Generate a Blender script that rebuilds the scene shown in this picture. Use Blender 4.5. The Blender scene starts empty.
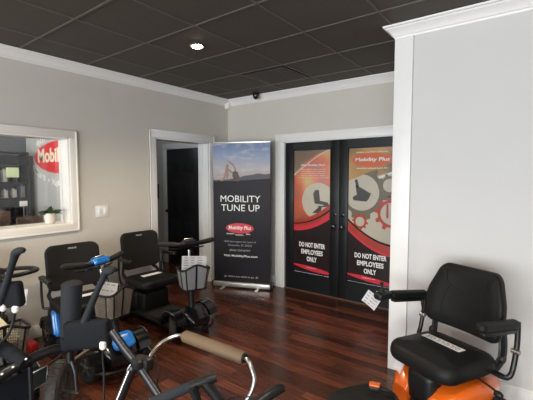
import bpy, bmesh, math, random
from mathutils import Vector, Matrix
random.seed(7)
PI=math.pi
S=bpy.context.scene
C=bpy.context.collection
# ---------------------------------------------------------------- room sizes (metres)
CAMZ=1.5736; L=3.874; D=4.202; H=2.718; HC=2.626; P=2.935; XP=-0.937
FOC=365.276; YAW=-.6411; PIT=-.0668
cy,sy=math.cos(YAW),math.sin(YAW); cp,sp=math.cos(PIT),math.sin(PIT)
FW=Vector((sy*cp,cy*cp,sp)); RT=Vector((cy,-sy,0)); UP=RT.cross(FW)
def at(px,py,d):
    "point of the place seen at pixel (px,py), d metres deep"
    return Vector((0,0,CAMZ))+(FW+RT*((px-266.5)/FOC)-UP*((py-200)/FOC))*d
cam=bpy.data.cameras.new('camera'); co=bpy.data.objects.new('camera',cam); C.objects.link(co)
co.matrix_world=Matrix(((RT.x,UP.x,-FW.x,0),(RT.y,UP.y,-FW.y,0),(RT.z,UP.z,-FW.z,CAMZ),(0,0,0,1)))
cam.sensor_width=36; cam.lens=FOC/533*36; cam.clip_start=.05; cam.clip_end=60
S.camera=co
# ---------------------------------------------------------------- materials
def mat(name,col,rough=.5,metal=0,noise=0,nscale=40,bump=0,bscale=200,spec=.5,emit=None,es=1,coat=0,alpha=None,trans=0):
    m=bpy.data.materials.new(name); m.use_nodes=True; nt=m.node_tree; b=nt.nodes['Principled BSDF']
    b.inputs['Base Color'].default_value=(*col,1); b.inputs['Roughness'].default_value=rough; b.inputs['Metallic'].default_value=metal
    b.inputs['Specular IOR Level'].default_value=spec; b.inputs['Coat Weight'].default_value=coat; b.inputs['Coat Roughness'].default_value=.08
    b.inputs['Transmission Weight'].default_value=trans
    tc=nt.nodes.new('ShaderNodeTexCoord')
    if alpha is not None: b.inputs['Alpha'].default_value=alpha
    if noise:
        n=nt.nodes.new('ShaderNodeTexNoise'); n.inputs['Scale'].default_value=nscale; n.inputs['Detail'].default_value=4
        nt.links.new(tc.outputs['Object'],n.inputs['Vector'])
        mx=nt.nodes.new('ShaderNodeMix'); mx.data_type='RGBA'
        mx.inputs[6].default_value=(*[max(0,c*(1-noise)) for c in col],1); mx.inputs[7].default_value=(*[min(1,c*(1+noise)) for c in col],1)
        nt.links.new(n.outputs['Fac'],mx.inputs[0]); nt.links.new(mx.outputs[2],b.inputs['Base Color'])
    if bump:
        n2=nt.nodes.new('ShaderNodeTexNoise'); n2.inputs['Scale'].default_value=bscale; n2.inputs['Detail'].default_value=3
        nt.links.new(tc.outputs['Object'],n2.inputs['Vector'])
        bp=nt.nodes.new('ShaderNodeBump'); bp.inputs['Strength'].default_value=bump; bp.inputs['Distance'].default_value=.002
        nt.links.new(n2.outputs['Fac'],bp.inputs['Height']); nt.links.new(bp.outputs['Normal'],b.inputs['Normal'])
    if emit: b.inputs['Emission Color'].default_value=(*emit,1); b.inputs['Emission Strength'].default_value=es
    return m
M={}
M['wall']=mat('wall_paint',(.60,.565,.50),.75,noise=.03,nscale=6,bump=.15,bscale=300)
M['wall_right']=mat('partition_paint',(.60,.59,.57),.75,noise=.02,nscale=6,bump=.15,bscale=300)
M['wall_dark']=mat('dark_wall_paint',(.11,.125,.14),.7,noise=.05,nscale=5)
M['hall']=mat('hall_paint',(.50,.50,.49),.7,noise=.05,nscale=5)
M['trim']=mat('white_trim_paint',(.80,.79,.76),.35,noise=.02,nscale=20)
M['sill']=mat('cream_trim_paint',(.86,.82,.75),.4,noise=.02,nscale=20)
M['tile']=mat('charcoal_ceiling_tile',(.072,.061,.050),.75,noise=.15,nscale=30,bump=.4,bscale=150)
M['grid']=mat('ceiling_grid_metal',(.105,.092,.077),.5,noise=.05)
M['door']=mat('black_door_paint',(.008,.0088,.010),.4,spec=.35,noise=.1,nscale=20)
M['doordark']=mat('satin_black_door_paint',(.022,.021,.021),.35,noise=.1,nscale=20)
M['black']=mat('black_plastic',(.008,.008,.0085),.42,spec=.3,noise=.2,nscale=60,bump=.2)
M['gloss']=mat('gloss_black_plastic',(.006,.006,.007),.18,noise=.1,nscale=30,coat=.3)
M['vinyl']=mat('black_vinyl',(.008,.008,.008),.5,spec=.2,noise=.2,nscale=90,bump=.35,bscale=260)
M['fabric']=mat('dark_charcoal_fabric',(.013,.012,.011),.8,spec=.2,noise=.25,nscale=300,bump=.4,bscale=500)
M['rubber']=mat('tyre_rubber',(.014,.0135,.013),.7,spec=.3,noise=.3,nscale=40,bump=.5,bscale=80)
M['greyfoam']=mat('slate_grey_foam',(.020,.0235,.028),.75,spec=.2,noise=.12,nscale=60,bump=.3,bscale=300)
M['slate']=mat('slate_fabric',(.008,.0095,.013),.8,spec=.2,noise=.2,nscale=90,bump=.3)
M['tan']=mat('brown_foam_sleeve',(.12,.078,.042),.6,noise=.15,nscale=60,bump=.3,bscale=300)
M['chrome']=mat('chrome',(.36,.36,.35),.28,1,noise=.03)
M['silver']=mat('brushed_silver',(.42,.42,.40),.35,1,noise=.08)
M['steel']=mat('painted_dark_steel',(.008,.0085,.010),.32,spec=.4,noise=.2,nscale=30)
M['blue']=mat('blue_plastic',(.015,.17,.55),.2,noise=.08,nscale=20,coat=.6)
M['orange']=mat('orange_plastic',(.66,.115,.008),.28,noise=.06,nscale=20,coat=.5)
M['red']=mat('red_plastic',(.38,.012,.015),.3,noise=.1,nscale=20,coat=.4)
M['greytyre']=mat('grey_tyre_rubber',(.045,.042,.038),.7,noise=.5,nscale=25,bump=.6,bscale=60)  # mottled grey rubber, paler than the other tyres
M['paper']=mat('white_paper',(.82,.82,.84),.7,noise=.02,nscale=20)
M['cream']=mat('cream_paper',(.75,.65,.42),.7,noise=.04,nscale=20)
M['ink']=mat('grey_ink',(.10,.10,.12),.7,noise=.05)
M['mesh']=mat('grey_basket_mesh',(.20,.205,.21),.7,noise=.35,nscale=220)
M['lattice']=mat('tan_lattice_wire',(.22,.19,.155),.5,noise=.1)
M['white']=mat('white_print',(.85,.85,.83),.5,noise=.01)
M['greyprint']=mat('pale_grey_print',(.42,.42,.42),.5,noise=.01)
M['printred']=mat('red_print',(.62,.025,.045),.45,noise=.05,nscale=10)
M['signred']=mat('red_sign',(.72,.035,.045),.5,noise=.05,nscale=10)
M['signcream']=mat('cream_lettering',(.85,.78,.60),.5,noise=.01)
M['bannerblack']=mat('banner_black_print',(.011,.009,.012),.5,spec=.25,noise=.25,nscale=5)
M['silhouette']=mat('brown_silhouette_print',(.07,.04,.035),.5,noise=.3,nscale=30)
M['skin_print']=mat('pinkish_silhouette_print',(.30,.17,.13),.5,noise=.3,nscale=30)
M['hill']=mat('hill_print',(.05,.048,.06),.5,noise=.3,nscale=30)
M['alu']=mat('aluminium',(.62,.62,.60),.3,.7,noise=.04)
M['pbrown']=mat('brown_print',(.17,.115,.07),.3,noise=.3,nscale=6)
M['porange']=mat('orange_print',(.60,.115,.035),.3,noise=.25,nscale=5)
M['pred']=mat('poster_red_print',(.42,.045,.03),.3,noise=.3,nscale=8)
M['pdark']=mat('poster_black_print',(.022,.014,.014),.25,noise=.3,nscale=8)
M['pcream']=mat('poster_cream_print',(.52,.47,.37),.3,noise=.12,nscale=5)
M['pgrey']=mat('poster_gear_print',(.15,.125,.085),.3,noise=.25,nscale=6)
M['pchair']=mat('poster_dark_chair_print',(.045,.045,.045),.3,noise=.3,nscale=20)
M['leaf']=mat('green_leaf',(.045,.10,.035),.5,noise=.4,nscale=30)
M['stone']=mat('pot_glaze',(.70,.66,.58),.5,noise=.15,nscale=60)
M['wood']=mat('brown_wood',(.12,.065,.045),.5,noise=.3,nscale=30)
M['glow']=mat('lamp_glow',(1,.95,.8),.5,emit=(1,.86,.6),es=40)
M['greensign']=mat('lit_green_sign',(.35,.42,.25),.5,noise=.1,emit=(.45,.55,.3),es=.35)
M['glass']=mat('clear_glass',(.95,.97,.97),.02,trans=1)
M['yellow']=mat('yellow_plastic',(.5,.38,.04),.5,noise=.1)
# banner sky print
def sky_print():
    m=bpy.data.materials.new('sunset_sky_print'); m.use_nodes=True; nt=m.node_tree; b=nt.nodes['Principled BSDF']; b.inputs['Roughness'].default_value=.5
    tc=nt.nodes.new('ShaderNodeTexCoord'); sx=nt.nodes.new('ShaderNodeSeparateXYZ'); nt.links.new(tc.outputs['Generated'],sx.inputs[0])
    r=nt.nodes.new('ShaderNodeValToRGB'); e=r.color_ramp.elements
    e[0].position=0; e[0].color=(.34,.27,.24,1); e[1].position=1; e[1].color=(.11,.17,.33,1)
    k=e.new(.35); k.color=(.40,.37,.38,1); k=e.new(.65); k.color=(.24,.30,.42,1)
    n=nt.nodes.new('ShaderNodeTexNoise'); n.inputs['Scale'].default_value=4; n.inputs['Detail'].default_value=6
    mp=nt.nodes.new('ShaderNodeMapping'); mp.inputs['Scale'].default_value=(1,1,2.2); nt.links.new(tc.outputs['Generated'],mp.inputs[0]); nt.links.new(mp.outputs[0],n.inputs[0])
    mr=nt.nodes.new('ShaderNodeMapRange'); mr.inputs[1].default_value=.5; mr.inputs[2].default_value=.75; mr.inputs[4].default_value=.7
    nt.links.new(n.outputs['Fac'],mr.inputs[0])
    mx=nt.nodes.new('ShaderNodeMix'); mx.data_type='RGBA'; mx.inputs[7].default_value=(.58,.52,.50,1)
    nt.links.new(sx.outputs['Z'],r.inputs[0]); nt.links.new(r.outputs[0],mx.inputs[6]); nt.links.new(mr.outputs[0],mx.inputs[0]); nt.links.new(mx.outputs[2],b.inputs['Base Color'])
    return m
M['sky']=sky_print()
def poster_print(name,stops,ns=2.5):
    m=bpy.data.materials.new(name); m.use_nodes=True; nt=m.node_tree; b=nt.nodes['Principled BSDF']; b.inputs['Roughness'].default_value=.25
    tc=nt.nodes.new('ShaderNodeTexCoord'); n=nt.nodes.new('ShaderNodeTexNoise'); n.inputs['Scale'].default_value=ns; n.inputs['Detail'].default_value=1.5
    nt.links.new(tc.outputs['Object'],n.inputs[0]); r=nt.nodes.new('ShaderNodeValToRGB'); nt.links.new(n.outputs['Fac'],r.inputs[0])
    e=r.color_ramp.elements; e[0].position=stops[0][0]; e[0].color=(*stops[0][1],1); e[1].position=stops[-1][0]; e[1].color=(*stops[-1][1],1)
    for p,c in stops[1:-1]:
        k=e.new(p); k.color=(*c,1)
    nt.links.new(r.outputs[0],b.inputs['Base Color']); return m
M['posterL']=poster_print('orange_red_poster_print',[(.3,(.18,.10,.06)),(.45,(.52,.10,.05)),(.56,(.60,.20,.08)),(.7,(.55,.45,.16))])
M['posterR']=poster_print('tan_orange_poster_print',[(.3,(.15,.13,.07)),(.5,(.42,.22,.08)),(.7,(.55,.34,.15))])
def floor_mat():
    m=bpy.data.materials.new('dark_cherry_planks'); m.use_nodes=True; nt=m.node_tree; b=nt.nodes['Principled BSDF']
    tc=nt.nodes.new('ShaderNodeTexCoord')
    br=nt.nodes.new('ShaderNodeTexBrick'); br.inputs['Scale'].default_value=1; br.inputs['Brick Width'].default_value=.95; br.inputs['Row Height'].default_value=.083
    br.inputs['Mortar Size'].default_value=.0012; br.inputs['Color1'].default_value=(0,0,0,1); br.inputs['Color2'].default_value=(1,1,1,1); br.inputs['Mortar'].default_value=(0,0,0,1)
    br.offset=.37; br.inputs['Bias'].default_value=0
    nt.links.new(tc.outputs['Object'],br.inputs['Vector'])
    r=nt.nodes.new('ShaderNodeValToRGB'); e=r.color_ramp.elements
    e[0].position=0; e[0].color=(.036,.0115,.007,1); e[1].position=1; e[1].color=(.140,.044,.023,1); k=e.new(.5); k.color=(.075,.0235,.013,1)
    nt.links.new(br.outputs['Color'],r.inputs[0])
    mp=nt.nodes.new('ShaderNodeMapping'); mp.inputs['Scale'].default_value=(1.5,30,1); nt.links.new(tc.outputs['Object'],mp.inputs[0])
    n=nt.nodes.new('ShaderNodeTexNoise'); n.inputs['Scale'].default_value=2.5; n.inputs['Detail'].default_value=7; nt.links.new(mp.outputs[0],n.inputs[0])
    mr=nt.nodes.new('ShaderNodeMapRange'); mr.inputs[1].default_value=.3; mr.inputs[2].default_value=.7; mr.inputs[3].default_value=.45; mr.inputs[4].default_value=1.5; nt.links.new(n.outputs['Fac'],mr.inputs[0])
    mx=nt.nodes.new('ShaderNodeVectorMath'); mx.operation='SCALE'; nt.links.new(r.outputs[0],mx.inputs[0]); nt.links.new(mr.outputs[0],mx.inputs['Scale'])
    nt.links.new(mx.outputs[0],b.inputs['Base Color'])
    n3=nt.nodes.new('ShaderNodeTexNoise'); n3.inputs['Scale'].default_value=6; nt.links.new(mp.outputs[0],n3.inputs[0])
    m3=nt.nodes.new('ShaderNodeMapRange'); m3.inputs[3].default_value=.16; m3.inputs[4].default_value=.30; nt.links.new(n3.outputs['Fac'],m3.inputs[0]); nt.links.new(m3.outputs[0],b.inputs['Roughness'])
    bp=nt.nodes.new('ShaderNodeBump'); bp.inputs['Strength'].default_value=.25; bp.inputs['Distance'].default_value=.002
    nt.links.new(n.outputs['Fac'],bp.inputs['Height']); 
    bp2=nt.nodes.new('ShaderNodeBump'); bp2.inputs['Strength'].default_value=.5; bp2.inputs['Distance'].default_value=.0015; bp2.invert=True
    nt.links.new(br.outputs['Fac'],bp2.inputs['Height']); nt.links.new(bp.outputs['Normal'],bp2.inputs['Normal']); nt.links.new(bp2.outputs['Normal'],b.inputs['Normal'])
    b.inputs['Specular IOR Level'].default_value=.5
    return m
M['floor']=floor_mat()
# ---------------------------------------------------------------- mesh helpers
def obj(name,bm,m,parent=None,smooth=True,ang=.6,base=None,M4=None):
    if M4 is not None: bm.transform(M4)
    if base is not None: bmesh.ops.translate(bm,verts=bm.verts,vec=-Vector(base))
    bmesh.ops.recalc_face_normals(bm,faces=bm.faces)
    if smooth:
        for f_ in bm.faces: f_.smooth=True
        for e_ in bm.edges:
            if len(e_.link_faces)==2 and e_.calc_face_angle(0)>ang: e_.smooth=False
    me=bpy.data.meshes.new(name); bm.to_mesh(me); bm.free()
    me.materials.append(M[m] if isinstance(m,str) else m)
    o=bpy.data.objects.new(name,me); C.objects.link(o)
    if parent is not None: o.parent=parent
    return o
def thing(name,label,cat,loc=(0,0,0),rotz=0,group=None):
    o=bpy.data.objects.new(name,None); o.empty_display_size=.1; C.objects.link(o); o.location=loc; o.rotation_euler=(0,0,rotz)
    o['label']=label; o['category']=cat
    if group:o['group']=group
    return o
def tag(o,label,cat,group=None):
    o['label']=label; o['category']=cat
    if group:o['group']=group
    return o
def struct(o): o['kind']='structure'; return o
def nb(): return bmesh.new()
def box(bm,x0,x1,y0,y1,z0,z1,bev=0,seg=2,M4=None):
    t=bmesh.new()
    bmesh.ops.create_cube(t,size=1)
    bmesh.ops.scale(t,vec=(abs(x1-x0),abs(y1-y0),abs(z1-z0)),verts=t.verts)
    bmesh.ops.translate(t,vec=((x0+x1)/2,(y0+y1)/2,(z0+z1)/2),verts=t.verts)
    if bev: bmesh.ops.bevel(t,geom=t.edges[:],offset=bev,segments=seg,profile=.5,affect='EDGES',clamp_overlap=True)
    if M4 is not None: t.transform(M4)
    merge(bm,t); return bm
def merge(bm,t):
    me=bpy.data.meshes.new('tmp'); t.to_mesh(me); t.free(); bm.from_mesh(me); bpy.data.meshes.remove(me)
def catmull(pts,n=6):
    pts=[Vector(p) for p in pts]
    if len(pts)<3 or n<2: return pts
    out=[]
    for i in range(len(pts)-1):
        p0=pts[max(i-1,0)]; p1=pts[i]; p2=pts[i+1]; p3=pts[min(i+2,len(pts)-1)]
        for k in range(n):
            t=k/n
            out.append(.5*((2*p1)+(-p0+p2)*t+(2*p0-5*p1+4*p2-p3)*t*t+(-p0+3*p1-3*p2+p3)*t**3))
    out.append(pts[-1]); return out
def tube(bm,pts,r,seg=12,sm=6,caps=True,oval=1):
    pts=catmull(pts,sm); n=len(pts)
    rr=[r]*n if not isinstance(r,(list,tuple)) else [r[0]+(0) for _ in range(n)]
    if isinstance(r,(list,tuple)):
        for i in range(n):
            t=i/(n-1)*(len(r)-1); a=int(min(t,len(r)-2)); rr[i]=r[a]+(r[a+1]-r[a])*(t-a)
    T=[(pts[min(i+1,n-1)]-pts[max(i-1,0)]).normalized() for i in range(n)]
    u=T[0].orthogonal().normalized() if abs(T[0].z)>.9 else T[0].cross(Vector((0,0,1))).normalized()
    rings=[]
    for i in range(n):
        u=(u-T[i]*u.dot(T[i])).normalized(); v=T[i].cross(u)
        rings.append([bm.verts.new(pts[i]+(u*math.cos(2*PI*k/seg)*oval+v*math.sin(2*PI*k/seg))*rr[i]) for k in range(seg)])
    for i in range(n-1):
        for k in range(seg):
            bm.faces.new((rings[i][k],rings[i][(k+1)%seg],rings[i+1][(k+1)%seg],rings[i+1][k]))
    if caps:
        bm.faces.new(rings[0][::-1]); bm.faces.new(rings[-1])
    return bm
def lathe(bm,prof,axis='Z',seg=28,c=(0,0,0)):
    rings=[]
    for r,h in prof:
        ring=[]
        for k in range(seg):
            a=2*PI*k/seg; x,y=r*math.cos(a),r*math.sin(a)
            p={'Z':(x,y,h),'Y':(x,h,y),'X':(h,x,y)}[axis]
            ring.append(bm.verts.new(Vector(p)+Vector(c)))
        rings.append(ring)
    for i in range(len(rings)-1):
        for k in range(seg): bm.faces.new((rings[i][k],rings[i][(k+1)%seg],rings[i+1][(k+1)%seg],rings[i+1][k]))
    bm.faces.new(rings[0][::-1]); bm.faces.new(rings[-1]); return bm
def prism(bm,poly,t,M4=None):
    "poly in XY, thickness along +Z"
    tb=bmesh.new()
    a=[tb.verts.new((x,y,0)) for x,y in poly]; b=[tb.verts.new((x,y,t)) for x,y in poly]
    tb.faces.new(a[::-1]); tb.faces.new(b); n=len(poly)
    for i in range(n): tb.faces.new((a[i],a[(i+1)%n],b[(i+1)%n],b[i]))
    if M4 is not None: tb.transform(M4)
    merge(bm,tb); return bm
def rrect(w,h,r,k=6,taper=0,n_side=5,bulge=0):
    r=max(min(r,w/2-1e-3,h/2-1e-3),1e-4); P_=[]
    cs=[(w/2-r,h/2-r,0),(-w/2+r,h/2-r,PI/2),(-w/2+r,-h/2+r,PI),(w/2-r,-h/2+r,1.5*PI)]
    for i,(cx,cy_,a0) in enumerate(cs):
        arc=[(cx+r*math.cos(a0+PI/2*j/k),cy_+r*math.sin(a0+PI/2*j/k)) for j in range(k+1)]
        P_+=arc
        nx=cs[(i+1)%4]; q=(nx[0]+r*math.cos(nx[2]),nx[1]+r*math.sin(nx[2])); p=arc[-1]
        for j in range(1,n_side): P_.append((p[0]+(q[0]-p[0])*j/n_side,p[1]+(q[1]-p[1])*j/n_side))
    return P_
def pad(w,h,t,r,er=.02,crown=.01,taper=0,warp=None):
    "upholstered cushion: outline w x h in XY, thickness t along Z"
    bm=nb(); lv=[]
    mn=min(w,h)/2
    ins=[mn*.9,mn*.65,mn*.4,mn*.2]
    ins=[i for i in ins if i>er*1.1]
    def ring(ins_,z):
        out=[]
        for x,y in rrect(w-2*ins_,h-2*ins_,max(r-ins_,.004)):
            fx=1+taper*(y/h)
            v=Vector((x*fx,y,z))
            if warp: v=warp(v)
            out.append(bm.verts.new(v))
        return out
    for i in ins: lv.append(ring(i,-t/2))
    for j in range(6):
        a=PI/2*j/5; lv.append(ring(er*(1-math.sin(a)),-t/2+er*(1-math.cos(a))))
    for j in range(6):
        a=PI/2*j/5; lv.append(ring(er*(1-math.cos(a)),t/2-er*(1-math.sin(a))))
    for i in ins[::-1]: lv.append(ring(i,t/2+crown*min(1,i/(mn*.6))))
    n=len(lv[0])
    for a,b in zip(lv[:-1],lv[1:]):
        for k in range(n): bm.faces.new((a[k],a[(k+1)%n],b[(k+1)%n],b[k]))
    bm.faces.new(lv[0][::-1]); bm.faces.new(lv[-1]); return bm
def axes(X,Y,Z,o=(0,0,0)):
    X,Y,Z=Vector(X),Vector(Y),Vector(Z)
    return Matrix(((X.x,Y.x,Z.x,o[0]),(X.y,Y.y,Z.y,o[1]),(X.z,Y.z,Z.z,o[2]),(0,0,0,1)))
def text_bm(s,size,t=.0004,bold=0,shear=0,wfit=None,hfit=None,align='CENTER'):
    cu=bpy.data.curves.new('lettering','FONT'); cu.body=s; cu.size=size; cu.align_x=align; cu.align_y='CENTER'; cu.offset=bold; cu.shear=shear; cu.extrude=t; cu.resolution_u=3
    o=bpy.data.objects.new('lettering',cu); C.objects.link(o)
    bpy.context.view_layer.update()
    dg=bpy.context.evaluated_depsgraph_get(); me=bpy.data.meshes.new_from_object(o.evaluated_get(dg))
    bm=bmesh.new(); bm.from_mesh(me); bpy.data.meshes.remove(me); bpy.data.objects.remove(o); bpy.data.curves.remove(cu)
    xs=[v.co.x for v in bm.verts]; ys=[v.co.y for v in bm.verts]
    if xs:
        sx_=wfit/(max(xs)-min(xs)) if wfit else 1; sy_=hfit/(max(ys)-min(ys)) if hfit else sx_
        cx,cy_=(max(xs)+min(xs))/2,(max(ys)+min(ys))/2
        for v in bm.verts: v.co.x=(v.co.x-cx)*sx_; v.co.y=(v.co.y-cy_)*sy_
    return bm
def ellipse(a,b,n=40,cx=0,cy=0,x0=-9,x1=9): return [(min(max(cx+a*math.cos(2*PI*k/n),x0),x1),cy+b*math.sin(2*PI*k/n)) for k in range(n)]

# ================================================================= ROOM
bm=nb(); box(bm,-8.2,3.0,-4,5.0,-.06,0); struct(obj('floor',bm,'floor',smooth=False))
XL=-L; XO=-4.077                     # two faces of left wall
bm=nb()
WY0,WY1,WZ0,WZ1=.32,1.808,1.075,1.957
DY0,DY1,DZ1=2.862,3.785,2.052
box(bm,XO,XL,-4,WY0,0,H+.02); box(bm,XO,XL,WY0,WY1,0,WZ0); box(bm,XO,XL,WY0,WY1,WZ1,H+.02)
box(bm,XO,XL,WY1,DY0,0,H+.02); box(bm,XO,XL,DY0,DY1,DZ1,H+.02); box(bm,XO,XL,DY1,D,0,H+.02)
struct(obj('wall_left',bm,'wall',smooth=False))
bm=nb(); BX0,BX1=-2.835,-1.183
box(bm,-8.2,BX0,D,D+.15,0,H+.02); box(bm,BX0,BX1,D,D+.15,2.03,H+.02); box(bm,BX1,3.0,D,D+.15,0,H+.02)
struct(obj('wall_back',bm,'wall',smooth=False))
bm=nb(); box(bm,XP,3.0,P,P+.15,0,H+.02); struct(obj('wall_partition',bm,'wall_right',smooth=False))
bm=nb(); box(bm,2.85,3.0,-4,P,0,H+.02); struct(obj('wall_right',bm,'wall_right',smooth=False))
bm=nb(); box(bm,-8.2,-3.4,-4.15,-4,0,H+.02); box(bm,-3.4,2.6,-4.15,-4,0,.35); box(bm,-3.4,2.6,-4.15,-4,2.5,H+.02); box(bm,2.6,3.0,-4.15,-4,0,H+.02)
struct(obj('wall_front',bm,'wall',smooth=False))
# far room and hall behind the left wall
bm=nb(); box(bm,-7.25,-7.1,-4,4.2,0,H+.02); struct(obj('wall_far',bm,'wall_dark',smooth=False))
bm=nb(); box(bm,-7.1,XO,2.6,2.72,0,H+.02); struct(obj('wall_divider',bm,'hall',smooth=False))
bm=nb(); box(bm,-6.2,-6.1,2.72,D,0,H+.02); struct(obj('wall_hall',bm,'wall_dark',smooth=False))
# ceiling with its grid
bm=nb(); box(bm,-8.2,3.0,-4,5.0,H+.004,H+.08); ceil=struct(obj('ceiling',bm,'tile',smooth=False))
bm=nb()
gx=[-1.557+.6096*k for k in range(-4,8)]; gy=[1.372+.6096*k for k in range(-8,6)]
gx=[x for x in gx if XL<x<2.85]; gy=[y for y in gy if -4<y<D]
for x in gx: box(bm,x-.0075,x+.0075,-4,D,H-.002,H+.006)
for y in gy: box(bm,XL,2.85,y-.0075,y+.0075,H-.0022,H+.0058)
obj('ceiling_grid',bm,'grid',ceil,smooth=False)
bm=nb()
vx0,vy0=-1.557-.6096*2,1.372+.6096*3
box(bm,vx0+.03,vx0+.58,vy0+.03,vy0+.58,H-.006,H+.003)
vent=tag(obj('ceiling_vent',bm,'door',smooth=False),'black square ceiling air vent near the back wall','vent')
bm=nb()
for k in range(12): box(bm,vx0+.06,vx0+.55,vy0+.06+k*.042,vy0+.068+k*.042,H-.014,H-.004)
obj('slats',bm,'tile',vent,smooth=False)
# crown mouldings
prof=[(0,-.08),(.008,-.08),(.012,-.070),(.022,-.064),(.030,-.050),(.050,-.030),(.066,-.022),(.072,-.014),(.088,-.012),(.090,0),(0,0)]
prof=[(d_*.88,z_*1.15) for d_,z_ in prof]
def crown(name,pts):
    bm=nb(); rings=[[bm.verts.new((p[0]+o[0]*d,p[1]+o[1]*d,H+z)) for d,z in prof] for p,o in pts]
    n=len(prof)
    for a,b in zip(rings[:-1],rings[1:]):
        for k in range(n): bm.faces.new((a[k],a[(k+1)%n],b[(k+1)%n],b[k]))
    bm.faces.new(rings[0][::-1]); bm.faces.new(rings[-1])
    return struct(obj(name,bm,'trim',smooth=True,ang=.35))
crown('trim_1',[((XL,-4),(1,0)),((XL,D),(1,-1)),((3.0,D),(0,-1))])
crown('trim_2',[((XP,P+.15),(-1,0)),((XP,P),(-1,-1)),((2.85,P),(-1,-1)),((2.85,-4),(-1,0))])
bm=nb(); box(bm,XL,XL+.075,D-.075,D,H-.135,H-.05,.004); struct(obj('trim_3',bm,'trim'))
# corner board of the partition
bm=nb(); box(bm,XP,-.80,P-.022,P,0,HC,.003); struct(obj('trim_4',bm,'trim'))
def baseb(name,x0,x1,y0,y1,h=.145):
    bm=nb(); box(bm,x0,x1,y0,y1,0,h-.015,.002); 
    dx,dy=(x1-x0),(y1-y0)
    if dx>dy: box(bm,x0,x1,y0+.006,y1,h-.02,h,.004) if y0<D-.5 or True else 0
    else: box(bm,x0,x1-.006,y0,y1,h-.02,h,.004)
    return struct(obj(name,bm,'trim'))
baseb('baseboard_left',XL,XL+.016,-4,DY0-.095,.12)
baseb('baseboard_corner',XL,XL+.016,DY1+.095,D,.12)
baseb('baseboard_back',XL,-2.975,D-.016,D,.14)
baseb('baseboard_partition',-.80,2.85,P-.018,P,.147)
baseb('baseboard_hall',-6.1,-5.56,D-.016,D,.12)
# window in left wall: casing, reveal, glass
W=struct(thing('window_1','','',)); del W['label']; del W['category']
def casing_x(bm,x,y0,y1,z0,z1,w,t=.02,bottom=True):
    "casing boards on a face x (projecting to +x) around opening"
    if bottom: box(bm,x,x+t,y0-w,y1+w,z0-w,z0,.004); zb=z0
    else: zb=z0
    box(bm,x,x+t,y0-w,y1+w,z1,z1+w,.004); box(bm,x,x+t,y0-w,y0,zb,z1,.004); box(bm,x,x+t,y1,y1+w,zb,z1,.004)
    # raised outer bead
    b=.014
    box(bm,x,x+t+.008,y0-w,y0-w+b,z0-(w if bottom else 0),z1+w,.003); box(bm,x,x+t+.008,y1+w-b,y1+w,z0-(w if bottom else 0),z1+w,.003)
    box(bm,x,x+t+.008,y0-w,y1+w,z1+w-b,z1+w,.003)
    if bottom: box(bm,x,x+t+.008,y0-w,y1+w,z0-w,z0-w+b,.003)
bm=nb(); casing_x(bm,XL,WY0,WY1,WZ0,WZ1,.075); obj('window_casing',bm,'sill',W)
bm=nb(); j=.014
box(bm,XO,XL,WY0,WY0+j,WZ0,WZ1); box(bm,XO,XL,WY1-j,WY1,WZ0,WZ1); box(bm,XO,XL,WY0,WY1,WZ1-j,WZ1); box(bm,XO-.02,XL+.01,WY0,WY1,WZ0,WZ0+j)
obj('window_jamb',bm,'sill',W,smooth=False)
bm=nb(); box(bm,-4.02,-4.014,WY0+j,WY1-j,WZ0+j,WZ1-j); obj('window_glass',bm,'glass',W,smooth=False)
# hall doorway casing
Dw=struct(thing('door_1','','')); del Dw['label']; del Dw['category']
bm=nb(); casing_x(bm,XL,DY0,DY1,0,DZ1,.098,bottom=False); obj('door_casing',bm,'trim',Dw)
bm=nb(); box(bm,XO,XL,DY0,DY0+.018,0,DZ1); box(bm,XO,XL,DY1-.018,DY1,0,DZ1); box(bm,XO,XL,DY0,DY1,DZ1-.018,DZ1)
box(bm,XO+.06,XO+.10,DY1-.03,DY1-.018,0,DZ1-.018); box(bm,XO+.06,XO+.10,DY0+.018,DY0+.03,0,DZ1-.018)
obj('door_jamb',bm,'trim',Dw,smooth=False)
# black six-panel door in the hall
D2=struct(thing('door_2','','')); del D2['label']; del D2['category']
hx0,hx1=-5.34,-4.53
bm=nb(); box(bm,hx0,hx1,D-.02,D,.01,2.03,.002)
obj('door_slab',bm,'doordark',D2)
for (a,b) in ((.10,.37),(.44,.71)):
    for (z0,z1) in ((.22,.80),(.93,1.50),(1.62,1.88)):
        bm=nb(); box(bm,hx0+a,hx0+b,D-.026,D-.018,z0,z1,.006); box(bm,hx0+a+.035,hx0+b-.035,D-.034,D-.02,z0+.035,z1-.035,.008); obj('door_panel',bm,'doordark',D2)
bm=nb(); box(bm,hx0-.1,hx0-.01,D-.03,D,0,2.13,.004); box(bm,hx1+.01,hx1+.1,D-.03,D,0,2.13,.004); box(bm,hx0-.1,hx1+.1,D-.032,D,2.035,2.13,.004); obj('door_casing',bm,'trim',D2)
bm=nb(); lathe(bm,[(.012,0),(.012,-.05),(.028,-.055),(.032,-.07),(.022,-.085)],'Y',16,(hx0+.07,D-.02,.95)); obj('door_knob',bm,'steel',D2)
# small wall control beyond the hall door, left
bm=nb(); box(bm,-5.68,-5.60,D-.03,D,1.15,1.42,.004); tag(obj('wall_sign',bm,'black'),'small black plate on the dim hall wall inside the doorway','sign')
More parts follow.
